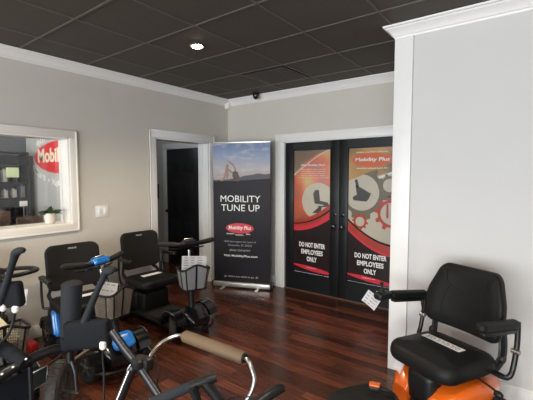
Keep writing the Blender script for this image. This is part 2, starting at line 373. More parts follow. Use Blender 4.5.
# double doors
def T(px,u,v,w,h,z0,y): pass
def leaf(name,x0,x1,knobx,art):
    R=struct(thing(name,'','')); del R['label']; del R['category']
    gx0,gx1=x0+.125,x1-.115
    if art=='R': gx0,gx1=x0+.105,x1-.13
    gz0,gz1=.245,1.915
    bm=nb(); yf=D+.02
    box(bm,x0,gx0,yf,yf+.045,.012,2.018,.002); box(bm,gx1,x1,yf,yf+.045,.012,2.018,.002); box(bm,gx0,gx1,yf,yf+.045,.012,gz0,.0); box(bm,gx0,gx1,yf,yf+.045,gz1,2.018,.0)
    obj('door_frame',bm,'door',R)
    bm=nb()
    for a,b,c,d in ((gx0,gx0+.012,gz0,gz1),(gx1-.012,gx1,gz0,gz1),(gx0,gx1,gz0,gz0+.012),(gx0,gx1,gz1-.012,gz1)): box(bm,a,b,yf-.006,yf+.01,c,d,.002)
    obj('glazing_bead',bm,'door',R)
    bm=nb(); lathe(bm,[(.026,0),(.026,-.006),(.012,-.01),(.012,-.035),(.026,-.042),(.031,-.056),(.024,-.07),(.008,-.074)],'Y',20,(knobx,yf,.93)); obj('door_knob',bm,'gloss',R)
    bm=nb(); lathe(bm,[(.024,0),(.024,-.012),(.015,-.016)],'Y',20,(knobx,yf,1.08)); obj('deadbolt',bm,'gloss',R)
    # poster printed on the glass
    g0,g1,h0,h1=gx0+.012,gx1-.012,gz0+.012,gz1-.012; w=g1-g0; h=h1-h0
    bm=nb(); box(bm,g0,g1,yf+.012,yf+.018,h0,h1)
    PO=obj('poster',bm,'posterL' if art=='L' else 'posterR',R,smooth=False)
    def Mx(layer): return axes((1,0,0),(0,0,1),(0,-1,0),(g0,yf+.0118-layer*.0006,h0))
    def pl(nm,poly,layer,m):
        # poly in poster units: u 0..1 across, v 0..1 downward
        bm=nb(); prism(bm,[(min(max(u,0.001),.999)*w,(1-min(max(v,0.001),.999))*h) for u,v in poly],.0004,Mx(layer)); return obj(nm,bm,m,PO,smooth=False)
    def tx(nm,s,u,v,wf,hf,layer,m='white',bold=.02,shear=0):
        bm=text_bm(s,.1,.0002,bold*.1,shear,wf*w,hf*h); bm.transform(axes((1,0,0),(0,0,1),(0,-1,0),(g0+u*w,yf+.0114-layer*.0006,h0+(1-v)*h))); return obj(nm,bm,m,PO,smooth=False)
    def band(f0,f1,n=16): return [(i/n,f0(i/n)) for i in range(n+1)]+[(i/n,f1(i/n)) for i in range(n,-1,-1)]
    asp=h/w
    def circ(u,v,r,n=36): return [(u+r*math.cos(2*PI*k/n),v+r/asp*math.sin(2*PI*k/n)) for k in range(n)]
    def gear(u,v,r,teeth,d,n=6):
        out=[]
        for t in range(teeth):
            for k,(a,q) in enumerate(((0,0),(.12,1),(.42,1),(.54,0))):
                an=2*PI*(t+a)/teeth; rr=r+(d if q else 0); out.append((u+rr*math.cos(an),v+rr/asp*math.sin(an)))
        return out
    if art=='L':
        pl('poster_corner',[(0,0),(.95,0),(.60,.035),(.3,.09),(0,.19)],1,'pbrown')
        pl('poster_swoosh',band(lambda u:.19*(1-u)**1.3-.005,lambda u:.20*(1-u)**1.3+.003),2,'pcream')
        pl('poster_circle',circ(.68,.405,.45),2,'pcream')
        pl('poster_picture',[(.54,.345),(.60,.315),(.70,.315),(.73,.40),(.93,.41),(.97,.43),(.93,.445),(.78,.45),(.74,.50),(.52,.50),(.70,.45),(.58,.42)],3,'pchair')
        pl('poster_picture',[(.50,.43),(.66,.425),(.84,.432),(.80,.440),(.52,.440)],4,'pcream')
        pl('poster_swoosh',band(lambda u:.560-.14*u*u*1.0,lambda u:.65-.13*u*u*1.0),4,'pred')
        pl('poster_band',band(lambda u:.59-.13*u*u*1.0,lambda u:.60-.12*u*u),5,'pdark')
        pl('poster_swoosh',band(lambda u:.625-.12*u*u,lambda u:.655-.115*u*u),6,'printred')
        pl('poster_band',band(lambda u:.650-.115*u*u,lambda u:1),5,'pdark')
        tx('poster_lettering','Why Mobility Plus?',.52,.118,.66,.020,3,'white')
        for k,s in enumerate(('More than a store, we are','your local mobility experts:','scooters, lift chairs and power','chairs, sales and repair','we bring it all home to you')):
            tx('poster_lettering',s,.53,.150+k*.017,.66 if k<4 else .84,.010,3,'signcream',.01)
        for k,s in enumerate(('DO NOT ENTER','EMPLOYEES','ONLY')): tx('poster_lettering',s,.52,.765+k*.058,(.72,.60,.28)[k],.040,8,'white',.035)
        pl('poster_swoosh',band(lambda u:.935+.030*u+.010*math.sin(PI*u)*-1,lambda u:.945+.040*u+.012*math.sin(PI*u)),7,'printred')
        tx('poster_lettering','mobilityplus.com',.5,.953,.30,.008,8,'white',.01)
    else:
        pl('poster_background',[(0,.21),(.25,.24),(1,.17),(1,.78),(0,.78)],1,'pcream')
        pl('poster_swoosh',band(lambda u:.245-.075*u+.02*math.sin(PI*u),lambda u:.252-.073*u+.02*math.sin(PI*u)),2,'white')
        pl('poster_gear',gear(.30,.325,.50,11,.10),3,'pgrey')
        pl('poster_circle',circ(.30,.325,.40),4,'pcream')
        pl('poster_picture',[(.16,.27),(.30,.29),(.40,.31),(.52,.33),(.47,.37),(.42,.39),(.12,.385),(.10,.36),(.20,.34)],5,'pchair')
        pl('poster_picture',[(.14,.235),(.20,.225),(.25,.285),(.19,.29)],5,'pchair')
        pl('poster_gear',gear(.97,.47,.30,10,.075),5,'pred')
        pl('poster_circle',circ(.97,.47,.235),6,'pcream')
        pl('poster_picture',[(.86,.40),(.90,.40),(.91,.50),(.86,.50)],7,'pred')
        pl('poster_gear',gear(.92,.27,.20,9,.05),5,'pgrey'); pl('poster_circle',circ(.92,.27,.14),6,'pcream')
        pl('poster_gear',gear(.28,.54,.15,10,.035),5,'pred'); pl('poster_circle',circ(.28,.54,.105),6,'pcream')
        pl('poster_band',[(0,0),(1,0),(1,.13),(.5,.17),(.15,.22),(0,.235)],7,'posterR')
        pl('poster_emblem',ellipse(.46,.052,40,.53,.087),8,'porange')
        tx('poster_lettering','Mobility Plus',.53,.087,.76,.034,9,'white',.02,.1)
        tx('poster_lettering','ability comfort service',.52,.031,.70,.012,9,'signcream',.01)
        tx('poster_lettering','scooters wheelchairs lifts',.54,.146,.70,.012,9,'signcream',.01)
        sw=lambda u:.535+.165*(1-(1-u)**1.8)
        pl('poster_band',band(lambda u:sw(u)-.012,lambda u:sw(u)+.012),8,'pdark')
        pl('poster_swoosh',band(lambda u:sw(u)+.004,lambda u:sw(u)+.075),9,'pred')
        pl('poster_swoosh',band(lambda u:sw(u)+.06,lambda u:sw(u)+.078),10,'printred')
        pl('poster_band',band(lambda u:sw(u)+.074,lambda u:1),9,'pdark')
        for k,s in enumerate(('DO NOT ENTER','EMPLOYEES','ONLY')): tx('poster_lettering',s,.53,.793+k*.056,(.72,.60,.28)[k],.038,11,'white',.035)
        pl('poster_swoosh',band(lambda u:.940+.028*u-.010*math.sin(PI*u),lambda u:.950+.040*u+.010*math.sin(PI*u)),11,'printred')
        tx('poster_lettering','mobilityplus.com',.5,.957,.30,.008,12,'white',.01)
    return R
leaf('door_3',-2.822,-2.012,-2.065,'L')
leaf('door_4',-2.006,-1.196,-1.955,'R')
bm=nb(); w=.115
box(bm,BX0-.13,BX0-.006,D-.022,D,0,2.03+.11,.004); box(bm,BX1+.006,BX1+.13,D-.022,D,0,2.03+.11,.004); box(bm,BX0-.13,BX1+.13,D-.023,D,2.03,2.14,.004)
box(bm,BX0-.13,BX0-.105,D-.03,D,0,2.14,.003); box(bm,BX0-.13,BX1+.13,D-.031,D,2.122,2.14,.003)
struct(obj('trim_5',bm,'trim'))
bm=nb(); box(bm,BX0-.006,BX0+.012,D-.01,D+.14,0,2.03); box(bm,BX1-.012,BX1+.006,D-.01,D+.14,0,2.03); box(bm,BX0,BX1,D-.01,D+.14,2.02,2.036); struct(obj('trim_6',bm,'trim',smooth=False))
bm=nb(); box(bm,BX0,BX1,D,D+.12,0,.012,.003); struct(obj('trim_7',bm,'wood'))
# downlights
def downlight(x,y,label):
    t=thing('ceiling_downlight',label,'light',(x,y,H),0,'recessed ceiling downlights')
    bm=nb(); prof_=[(.085,.002),(.085,-.006),(.072,-.010),(.060,-.004),(.055,.0)]
    lathe(bm,prof_,'Z',32); obj('trim_ring',bm,'grid',t)
    bm=nb(); lathe(bm,[(.052,-.004),(.052,-.011),(.035,-.018),(.01,-.02)],'Z',24); obj('lamp',bm,'glow',t)
    ld=bpy.data.lights.new('downlight','SPOT'); ld.energy=70; ld.color=(1,.83,.62); ld.spot_size=2.5; ld.spot_blend=.8; ld.shadow_soft_size=.05; t.scale=(.82,.82,1)
    lo=bpy.data.objects.new('downlight',ld); C.objects.link(lo); lo.location=(0,0,-.05); lo.parent=t
downlight(-2.472,2.286,'round recessed ceiling downlight, lit, warm white')
for x,y in ((-2.472,.15),(-.05,.45),(-2.472,-1.6),(.4,-1.6)):
    ld=bpy.data.lights.new('downlight_out_of_frame','SPOT'); ld.energy=70; ld.color=(1,.83,.64); ld.spot_size=2.5; ld.spot_blend=.8; ld.shadow_soft_size=.05
    lo=bpy.data.objects.new('downlight_out_of_frame',ld); C.objects.link(lo); lo.location=(x,y,H-.05)
# security camera
t=thing('security_camera','small black dome camera at the ceiling edge above the banner','camera',(-3.215,4.06,H))
bm=nb(); lathe(bm,[(.045,.0),(.048,-.008),(.048,-.02),(.044,-.024)],'Z',24); obj('mount',bm,'black',t)
bm=nb(); lathe(bm,[(.044,-.02),(.044,-.035),(.040,-.055),(.028,-.074),(.012,-.084),(.002,-.086)],'Z',24); obj('dome',bm,'gloss',t)
# switch plate
t=thing('light_switch','white double switch plate on the wall between window and doorway','switch',(XL,2.142,1.18))
bm=nb(); box(bm,0,.007,-.073,.073,-.062,.062,.003); obj('plate',bm,'trim',t)
for s in (-.034,.034):
    bm=nb(); box(bm,.006,.011,s-.016,s+.016,-.033,.033,.002); obj('rocker',bm,'white',t)

# ================================================================= NEXT ROOM THROUGH THE WINDOW
# wall sign on divider wall face y=2.6, facing -y
t=thing('wall_sign','red oval shop sign with cream lettering on the wall beyond the window','sign',(-5.78,2.6,1.86))
bm=nb(); prism(bm,ellipse(.99,.255,56),.004,axes((1,0,0),(0,0,1),(0,-1,0))); obj('oval',bm,'signred',t,smooth=False)
bm=text_bm('Mobility Plus',.3,.001,.010,.0,1.70,.29); bm.transform(axes((1,0,0),(0,0,1),(0,-1,0),(0,-.005,.0))); obj('lettering',bm,'signcream',t,smooth=False)
def arc_text(s,parent,a,b,span,size,m,z0):
    n=len(s)
    bm=nb()
    for i,ch in enumerate(s):
        if ch==' ': continue
        q=-span+2*span*i/(n-1)
        x=a*math.sin(q); z=-b*math.cos(q)+z0 if b>0 else -b*math.cos(q)+z0
        tb=text_bm(ch,size,.001,.011); 
        sl=(b if b>0 else b)*math.sin(q)/(a*math.cos(q)+1e-6); an=math.atan(sl)
        tb.transform(axes((1,0,0),(0,0,1),(0,-1,0),(x,-.003,z))@Matrix.Rotation(an,4,'Z')@Matrix.Diagonal((1.05,1,1,1))); merge(bm,tb)
    obj('small_lettering',bm,m,parent,smooth=False)
arc_text('scooters • wheelchairs • lifts',t,1.10,.40,1.2,.155,'white',-.0)
arc_text('ability comfort service',t,1.05,-.37,.95,.15,'white',.01)
# shelf rack by dark wall
t=thing('display_rack','tall dark shelving rack stocked with goods in the dim room beyond the window','shelf',(-6.85,2.05,0))
bm=nb()
for y in (-.42,.42): box(bm,-.15,.15,y-.015,y+.015,0,1.95)
for z in (.2,.55,.9,1.2,1.45,1.75,1.93): box(bm,-.15,.15,-.42,.42,z,z+.02)
obj('frame',bm,'steel',t,smooth=False)
rng=random.Random(3)
for z in (.92,1.22,1.47):
    for k in range(7):
        y=-.36+.12*k; hh=rng.uniform(.10,.2)
        bm=nb(); box(bm,-.08,.08,y-.025,y+.025,0,hh,.004); box(bm,-.03,.03,y-.012,y+.012,hh,hh+.025,.003)
        o=obj('boxed_product',bm,rng.choice(['greyprint','slate','mesh','black']),None); o.location=(-6.85,2.05,z)
        tag(o,'small boxed item on the dim shelving rack beyond the window','box','items on the rack beyond the window')
bm=nb(); box(bm,-6.70,-6.675,2.155,2.326,1.545,1.70,.003); tag(obj('lit_sign',bm,'greensign'),'small glowing greenish sign on the dim shelving rack beyond the window','sign')
t=thing('dark_cabinet','low dark cabinet below the rack beyond the window','cabinet',(-6.3,1.70,0))
bm=nb(); box(bm,-.2,.2,-.55,.3,0,1.06,.01); obj('body',bm,'wood',t)
for k in range(5):
    bm=nb(); box(bm,.2,.215,-.53,.28,.14+k*.18,.29+k*.18,.004); obj('drawer',bm,'wood',t)
bm=nb(); box(bm,-6.62,-6.60,2.30,2.46,1.30,1.38,.002); 
bm2=nb(); box(bm2,-6.0,-5.98,2.10,2.24,1.31,1.40,.002); box(bm2,-6.0,-5.98,2.16,2.18,1.06,1.31); bm.free()
t=thing('card_holder','small white card on a stand beyond the window','sign',(-6.0,2.13,0))
bm2.free()
bm=nb(); box(bm,-.15,.15,-.1,.1,0,.90,.008); obj('pedestal',bm,'steel',t)
bm=nb(); box(bm,-.006,.006,-.006,.006,.90,1.14,0); obj('stem',bm,'silver',t)
bm=nb(); box(bm,.0,.012,-.05,.05,1.13,1.205,.002); obj('card',bm,'white',t)
# wooden chair back
t=thing('wooden_chair','brown wooden chair whose back shows above the sill beyond the window','chair',(-5.28,1.98,0),.3)
bm=nb()
for y in (-.17,.17): tube(bm,[(0,y,0),(-.02,y,.5),(-.06,y,1.03)],.016)
obj('back_post',bm,'wood',t)
bm=nb(); box(bm,-.07,-.045,-.17,.17,.92,1.04,.008); box(bm,-.05,-.03,-.17,.17,.8,.86,.006); obj('back_rail',bm,'wood',t)
bm=nb(); box(bm,-.03,.38,-.2,.2,.44,.48,.01); obj('seat',bm,'wood',t)
for y in (-.17,.17):
    bm=nb(); tube(bm,[(.34,y,0),(.34,y,.45)],.018); obj('leg',bm,'wood',t)
# potted plant on sill
pp=Vector((-3.965,1.64,WZ0+j))
t=thing('potted_plant','small green leafy plant in a cream pot on the window sill','plant',pp)
bm=nb(); lathe(bm,[(.030,0),(.040,.008),(.047,.05),(.046,.085),(.041,.088),(.039,.075),(.01,.07)],'Z',24); obj('pot',bm,'stone',t)
bm=nb(); rng=random.Random(11)
for k in range(34):
    a=rng.uniform(0,2*PI); el=rng.uniform(.35,1.4); ln=rng.uniform(.07,.13)
    d=Vector((math.cos(a)*math.cos(el)*.8,math.sin(a)*math.cos(el),math.sin(el)*.75)); s=Vector((0,0,.07)); m_=s+d*ln*.65; e_=s+d*ln+Vector((0,0,-.02))
    tube(bm,[s,s+d*ln*.4,m_],.0018,5,3)
    side=d.cross(Vector((0,0,1))); side=side.normalized() if side.length>.01 else Vector((1,0,0)); side*=.018
    up=Vector((0,0,.006))
    v=[bm.verts.new(q) for q in (m_-d*.02,m_+side+up,e_+side*.6,e_+d*.02-up*2,e_-side*.6,m_-side+up)]
    v2=[bm.verts.new(q.co-Vector((0,0,.0015))) for q in v]
    bm.faces.new(v); bm.faces.new(v2[::-1])
    for i in range(6): bm.faces.new((v[i],v[(i+1)%6],v2[(i+1)%6],v2[i]))
obj('foliage',bm,'leaf',t,ang=.9); t.scale=(1.12,1.12,1.2)

# ================================================================= BANNER
bl=Vector((-3.667,3.657,0)); br=Vector((-2.895,3.977,0)); ax=(br-bl); bw=ax.length; ax.normalize()
t=thing('banner_stand','tall black roll-up banner stand with silver base in front of the wall corner','banner',(bl+br)/2,math.atan2(ax.y,ax.x))
bm=nb(); box(bm,-bw/2,bw/2,-.035,.045,.015,.085,.015,3); obj('base',bm,'alu',t)
bm=nb(); box(bm,bw/2,bw/2+.018,-.05,.055,.0,.10,.006); obj('end_cap',bm,'black',t)
bm=nb(); box(bm,-bw/2-.014,-bw/2,-.04,.05,.010,.09,.006); obj('end_cap',bm,'black',t)
for x in (-.26,.24):
    bm=nb(); box(bm,x-.02,x+.02,-.13,.12,.0,.014,.004); obj('foot',bm,'alu',t)
bm=nb(); box(bm,-bw/2+.01,bw/2-.005,-.012,.016,2.015,2.04,.005); obj('top_rail',bm,'alu',t)
bm=nb(); tube(bm,[(0,.03,.08),(0,.03,2.02)],.009); obj('pole',bm,'silver',t)
hw=bw/2-.008
bm=nb(); box(bm,-hw,hw,-.002,.0,.08,2.02); SH=obj('banner_sheet',bm,'bannerblack',t,smooth=False)
BW=2*hw; z0,z1=.08,2.02
def bl_(nm,poly,layer,m):
    bm=nb(); prism(bm,[(-hw+u*BW,z1-v*(z1-z0)) for u,v in poly],.0004,axes((1,0,0),(0,0,1),(0,-1,0),(0,-.0022-.0005*layer,0))); return obj(nm,bm,m,SH,smooth=False)
def bt_(s,u,v,wf,hf,m='white',bold=0,shear=0,layer=4):
    bm=text_bm(s,.1,.0002,bold,shear,wf*BW,hf*(z1-z0)); bm.transform(axes((1,0,0),(0,0,1),(0,-1,0),(-hw+u*BW,-.0022-.0005*layer,z1-v*(z1-z0)))); return obj('banner_lettering',bm,m,SH,smooth=False)
bl_('sky_print',[(0,0),(1,0),(1,.275),(0,.275)],1,'sky')
bl_('hill_print',[(0,.262),(.25,.258),(.45,.245),(.55,.232),(.68,.225),(.80,.215),(.92,.222),(1,.215),(1,.32),(0,.32)],2,'hill')
bl_('ground_print',[(0,.272),(.3,.268),(.6,.262),(1,.250),(1,.34),(0,.34)],3,'bannerblack')
bl_('figure_print',[(.235,.152),(.27,.148),(.285,.165),(.27,.178),(.33,.195),(.345,.21),(.33,.214),(.275,.198),(.285,.225),(.25,.262),(.22,.262),(.245,.225),(.19,.265),(.14,.272),(.13,.266),(.19,.242),(.215,.205),(.225,.175)],4,'skin_print')
bl_('figure_print',[(.345,.208),(.39,.195),(.42,.205),(.44,.20),(.45,.222),(.47,.235),(.49,.262),(.47,.27),(.37,.27),(.36,.245),(.345,.235)],4,'silhouette')
bl_('figure_print',[(.375,.20),(.385,.19),(.36,.165),(.26,.128),(.25,.120),(.36,.145),(.41,.185),(.42,.20)],5,'skin_print')
bt_('MOBILITY',.48,.395,.70,.047); bt_('TUNE UP',.48,.460,.68,.047)
bl_('logo_oval',ellipse(.245,.0365,44,.47,.606),4,'printred')
bt_('Mobility Plus',.47,.606,.40,.034,bold=.002,shear=.15,layer=6)
for k,s in enumerate(('scooters','wheelchairs','lifts')): bt_(s+(' -' if k<2 else ''),(.31,.47,.62)[k],(.646,.653,.646)[k],(.15,.16,.07)[k],.011,'white',.001,.0,5)
bt_('1025 Barrington Rd, Suite H','0' and .47,.705,.56,.016,'greyprint'); bt_('Greenville, SC 29615',.47,.730,.42,.016,'greyprint')
bt_('(864) 239-8797',.47,.768,.37,.018,'greyprint',.001); bt_('Visit MobilityPlus.com',.48,.808,.60,.020,'white',.002); bt_('go where you want to go...®',.49,.958,.60,.018,'greyprint',.0015)

# ================================================================= WHEELS ETC
def wheel(parent,name,c,r,w,hub='silver',yaw=0,spokes=5,rm='rubber'):
    R=Matrix.Translation(c)@Matrix.Rotation(yaw,4,'Z')
    bm=nb(); h=w/2; ri=r*.62
    lathe(bm,[(ri,-h*.8),(r*.86,-h),(r*.96,-h*.75),(r,-h*.3),(r,h*.3),(r*.96,h*.75),(r*.86,h),(ri,h*.8)],'Y',36)
    for k in range(24):
        a=2*PI*k/24
        box(bm,-.006,.006,-h*.8,h*.8,r-.004,r+.003,0,M4=Matrix.Rotation(a,4,'Y'))
    o=obj(name,bm,rm,parent,M4=R)
    bm=nb(); lathe(bm,[(ri,-h*.5),(ri,h*.5)],'Y',36)
    for s in (-1,1):
        lathe(bm,[(r*.2,s*h*.5),(r*.2,s*h*.85),(r*.12,s*h*.95)],'Y',18)
        for k in range(spokes):
            box(bm,-r*.07,r*.07,s*h*.5-.003,s*h*.5+.012*s,r*.12,ri,.002,M4=Matrix.Rotation(2*PI*k/spokes,4,'Y'))
        lathe(bm,[(ri,s*h*.5),(ri,s*h*.8),(ri*.9,s*h*.8),(ri*.88,s*h*.5)],'Y',36)
    obj('hub',bm,hub,o,M4=R)
    return o
def seat_parts(t,zs,seatm='vinyl',w=.46,dp=.44,bh=.36,gap=.10,xb=-.22,rec=.14,text=True,label_strip=True,back='fabric'):
    bm=pad(w,dp,.085,.09,.03,.008,taper=.0)
    obj('seat',bm,seatm,t,M4=axes((0,1,0),(1,0,0),(0,0,1),(0,0,zs-.042)))
    U_=Vector((-math.sin(rec),0,math.cos(rec))); N_=Vector((math.cos(rec),0,math.sin(rec)))
    o0=Vector((xb,0,zs+gap))+U_*(bh/2)
    def wp(v): v.z+= (v.x/w)**2*.18; return v
    bm=pad(w,bh,.055,.075,.02,.006,taper=.0,warp=wp)
    B=obj('backrest',bm,back,t,M4=axes((0,1,0),U_,N_,o0))
    if text:
        bm=text_bm('PRIDE',.03,.0005,.0008,0,.075,.014); bm.transform(axes((0,1,0),U_,N_,o0+U_*(bh*.40)+N_*.036)); obj('maker_lettering',bm,'greyprint',B,smooth=False)
    for s in (-1,1):
        bm=nb(); tube(bm,[(xb+.06,s*w*.44,zs-.03),(xb-.0,s*w*.46,zs+.02),(xb-.035,s*w*.42,zs+gap*.8),(xb-.045,s*w*.38,zs+gap+.08)],.026,10,6,oval=.55); obj('back_hinge',bm,'black',t)
    if label_strip:
        bm=nb(); box(bm,-.035,.035,-.13,.10,0,.0015); L_=obj('safety_sticker',bm,'paper',t,smooth=False,M4=Matrix.Translation((-.03,.03,zs+.0085)))
        L_['label']='white printed sticker'
    return B
def armrest(t,s,zs,w,ua=.21,length=.25,uloop=True):
    y=s*(w/2+.045)
    bm=pad(.055,length,.035,.024,.012,.003); A=obj('armrest',bm,'black',t,M4=axes((0,1,0),(1,0,0),(0,0,1),(-.06,y,zs+ua)))
    bm=nb(); tube(bm,[(-.20,y*.9,zs-.05),(-.22,y,zs-.05),(-.235,y,zs+.02),(-.20,y,zs+ua-.06),(-.15,y,zs+ua-.01)] if not uloop else [(-.10,y*.8,zs-.06),(-.13,y,zs-.06),(-.17,y*1.0,zs-.03),(-.19,y,zs+.05),(-.19,y,zs+ua-.01)],.011,10); obj('armrest_bracket',bm,'steel',A)
def basket(t,x,z,kind,w=.30,h=.24,dpt=.17,lean=.12):
    "basket hanging in front of tiller; front face at +x"
    def q(u,v,dd): # u across, v up 0..1
        ww=w*(.40+.10*v)
        return Vector((x+dd*dpt+lean*0+(.03*v if dd>.5 else 0),u*ww,z+v*h-(.05*v*abs(u))))
    bm=nb()
    rim=[q(-1,1,0),q(-1,1,.7),q(-.75,1,1),(q(0,1,1)),q(.75,1,1),q(1,1,.7),q(1,1,0)]
    tube(bm,rim,.009,10); tube(bm,[q(-1,1,0),q(1,1,0)],.009,8,1)
    bt=[q(-1,0,0),q(-1,0,.7),q(-.75,0,1),q(0,0,1),q(.75,0,1),q(1,0,.7),q(1,0,0)]
    tube(bm,bt,.008,10)
    for a,b in zip(rim,bt): tube(bm,[a,b],.006,8,1)
    tube(bm,[q(0,1,1),q(0,0,1)],.016,8,1,oval=.4)
    box(bm,x,x+dpt,-w*.38,w*.38,z-.004,z+.004)
    B=obj('basket',bm,'black',t)
    n=14
    rc=catmull(rim,3); bc=catmull(bt,3)
    bm=nb()
    if kind=='mesh':
        for i in range(len(rc)-1):
            v=[bm.verts.new(p) for p in (bc[i],bc[i+1],rc[i+1],rc[i])]; bm.faces.new(v)
        bmesh.ops.remove_doubles(bm,verts=bm.verts,dist=1e-4)
        bmesh.ops.solidify(bm,geom=bm.faces[:],thickness=.003)
        obj('basket_mesh',bm,'mesh',B)
    else:
        for k in range(1,13):
            f=k/13; tube(bm,[b.lerp(a,f) for a,b in zip(rc,bc)],.0024,5,1)
        for i in range(len(rc)-1):
            for m_ in range(4):
                f=m_/4; a=rc[i].lerp(rc[i+1],f); b=bc[i].lerp(bc[i+1],f); tube(bm,[b,a],.0022,5,1)
        obj('basket_mesh',bm,'lattice',B)
    return B
def scooter(label,x,y,rz,accent,zs,xt,zt,kind='mesh',delta=False,deckm='black',grp='mobility scooters along the left wall',consolem=None,bz=.50,seatx=0,sw=.46,bkx=.045,text=True,steer=0,bw_=.28,turn=0,bh=.36,gap=.10):
    t=thing('mobility_scooter',label,'mobility scooter',(x,y,0),rz,grp)
    rw=.115
    for s in (-1,1):
        wheel(t,'rear_wheel',(-.26,s*.215,rw),rw,.075)
        wheel(t,'front_wheel',(.64,s*.20,rw),rw,.07,yaw=steer)
    # deck
    bm=nb(); box(bm,-.14,.56,-.19,.19,.085,.125,.012,3); obj('deck',bm,deckm,t)
    bm=nb(); box(bm,-.10,.50,-.17,.17,.126,.130,.0); obj('deck_mat',bm,'rubber',t)
    # rear motor cover (loft)
    bm=pad(.40,.40,.24,.08,.06,.012); obj('motor_cover',bm,'black',t,M4=axes((0,1,0),(1,0,0),(0,0,1),(-.22,0,.22)))
    if accent=='blue':
        bm=pad(.17,.14,.05,.04,.02,.008); obj('nose_panel',bm,'blue',t,M4=axes((0,1,0),(.8,0,-.6),(.6,0,.8),(.80,.0,.305)))
        for s in (-1,1):
            bm=pad(.09,.25,.05,.035,.02,.01); obj('side_panel',bm,'blue',t,M4=axes((.95,0,.3),(-.3,0,.95),(0,s,0),(-.09,s*.20,.25)))
    for s in (-1,1):
        pr=[(-.42,.16)]+[(-.26+.16*math.cos(a),.115+.155*math.sin(a)) for a in [PI-.25-k*(PI-.5)/10 for k in range(11)]]+[(-.12,.12),(-.15,.12)]+[(-.26+.125*math.cos(a),.115+.125*math.sin(a)) for a in [.1+k*(PI-.2)/10 for k in range(11)]]
        bm=nb(); prism(bm,pr,.085,axes((1,0,0),(0,0,1),(0,-1,0),(0,s*.215+.0425,0))); obj('rear_fender',bm,'black',t,ang=.5)
    bm=nb(); box(bm,-.15,.09,-.16,.16,.13,.325,.025,3); obj('battery_box',bm,'black',t)
    bm=nb(); box(bm,-.12,.06,-.045,.045,.32,.345,.01); obj('battery_handle',bm,'gloss',t)
    bm=nb(); tube(bm,[(-.1,0,.3),(-.1,0,zs-.09)],.026,14,1); obj('seat_post',bm,'silver',t)
    bm=nb(); box(bm,-.16,.10,-.10,.10,zs-.10,zs-.08,.006); obj('seat_plate',bm,'steel',t)
    seat_parts(t,zs,w=sw,text=text,bh=bh,gap=gap)
    for s in (-1,1): armrest(t,s,zs,sw)
    # front shroud: rising nose between wheels with fenders
    bm=nb(); sec=[]
    for (xx,hw_,zb,zt_,rr) in ((.44,.17,.10,.135,.01),(.52,.18,.10,.19,.03),(.60,.17,.10,.27,.05),(.68,.15,.11,.30,.06),(.76,.13,.12,.27,.06),(.83,.10,.13,.20,.03)):
        ring=[]
        for k in range(20):
            a=2*PI*k/20; ca,sa=math.cos(a),math.sin(a)
            e=.6
            yy=hw_*math.copysign(abs(ca)**e,ca); zz=(zb+zt_)/2+(zt_-zb)/2*math.copysign(abs(sa)**e,sa); ring.append(bm.verts.new((xx,yy,zz)))
        sec.append(ring)
    for a,b in zip(sec[:-1],sec[1:]):
        for k in range(20): bm.faces.new((a[k],a[(k+1)%20],b[(k+1)%20],b[k]))
    bm.faces.new(sec[0]); bm.faces.new(sec[-1][::-1]); SHR=obj('front_shroud',bm,'gloss',t)
    for s in (-1,1):
        c=(.64,.115); pr=[(c[0]+.165*math.cos(a),c[1]+.165*math.sin(a)) for a in [PI*.98-k*PI*.85/10 for k in range(11)]]+[(c[0]+.135*math.cos(a),c[1]+.135*math.sin(a)) for a in [PI*.13+k*PI*.85/10 for k in range(11)]]
        bm=nb(); prism(bm,pr,.10,axes((1,0,0),(0,0,1),(0,-1,0),(0,s*.195+.05,0))); obj('front_fender',bm,'gloss',t,ang=.5)
        bm=nb(); tube(bm,[(.50,s*.245,.19),(.56,s*.247,.268),(.64,s*.248,.288),(.72,s*.246,.27)],.0035,6); obj('fender_trim',bm,'silver',t)
    # bumper
    bm=nb(); tube(bm,[(.76,-.2,.10),(.83,-.12,.10),(.85,0,.10),(.83,.12,.10),(.76,.2,.10)],.012,10); obj('bumper',bm,'black',t)
    # tiller
    b0=Vector((.70,0,.26)); b1=Vector((xt+.02,0,zt-.06))
    bm=nb(); tube(bm,[b0,b0.lerp(b1,.35)],.028,14,1); T_=obj('tiller',bm,'black',t)
    bm=nb(); lathe(bm,[(.04,0),(.042,.02),(.03,.04)],'Z',18,(b0.x,0,b0.z-.02)); obj('tiller_joint',bm,'silver',T_)
    bm=nb(); tube(bm,[b0.lerp(b1,.3),b1],.016,12,1); obj('tiller_rod',bm,'chrome',T_)
    bm=pad(.15,.12,.06,.03,.018,.006); C_=obj('console',bm,consolem or 'black',t,M4=axes((0,1,0),(.85,0,.4),(-.4,0,.85),(xt,0,zt)))
    bm=nb(); box(bm,-.045,.045,-.035,.035,0,.008,.004); obj('gauge',bm,'silver',C_,M4=axes((0,1,0),(.85,0,.4),(-.4,0,.85),(xt-.014,0,zt+.033)))
    bm=nb(); lathe(bm,[(.018,0),(.018,.012),(.012,.016)],'Z',16); obj('speed_knob',bm,'gloss',C_,M4=axes((0,1,0),(.85,0,.4),(-.4,0,.85),(xt-.045,.0,zt+.012)))
    bm=nb()
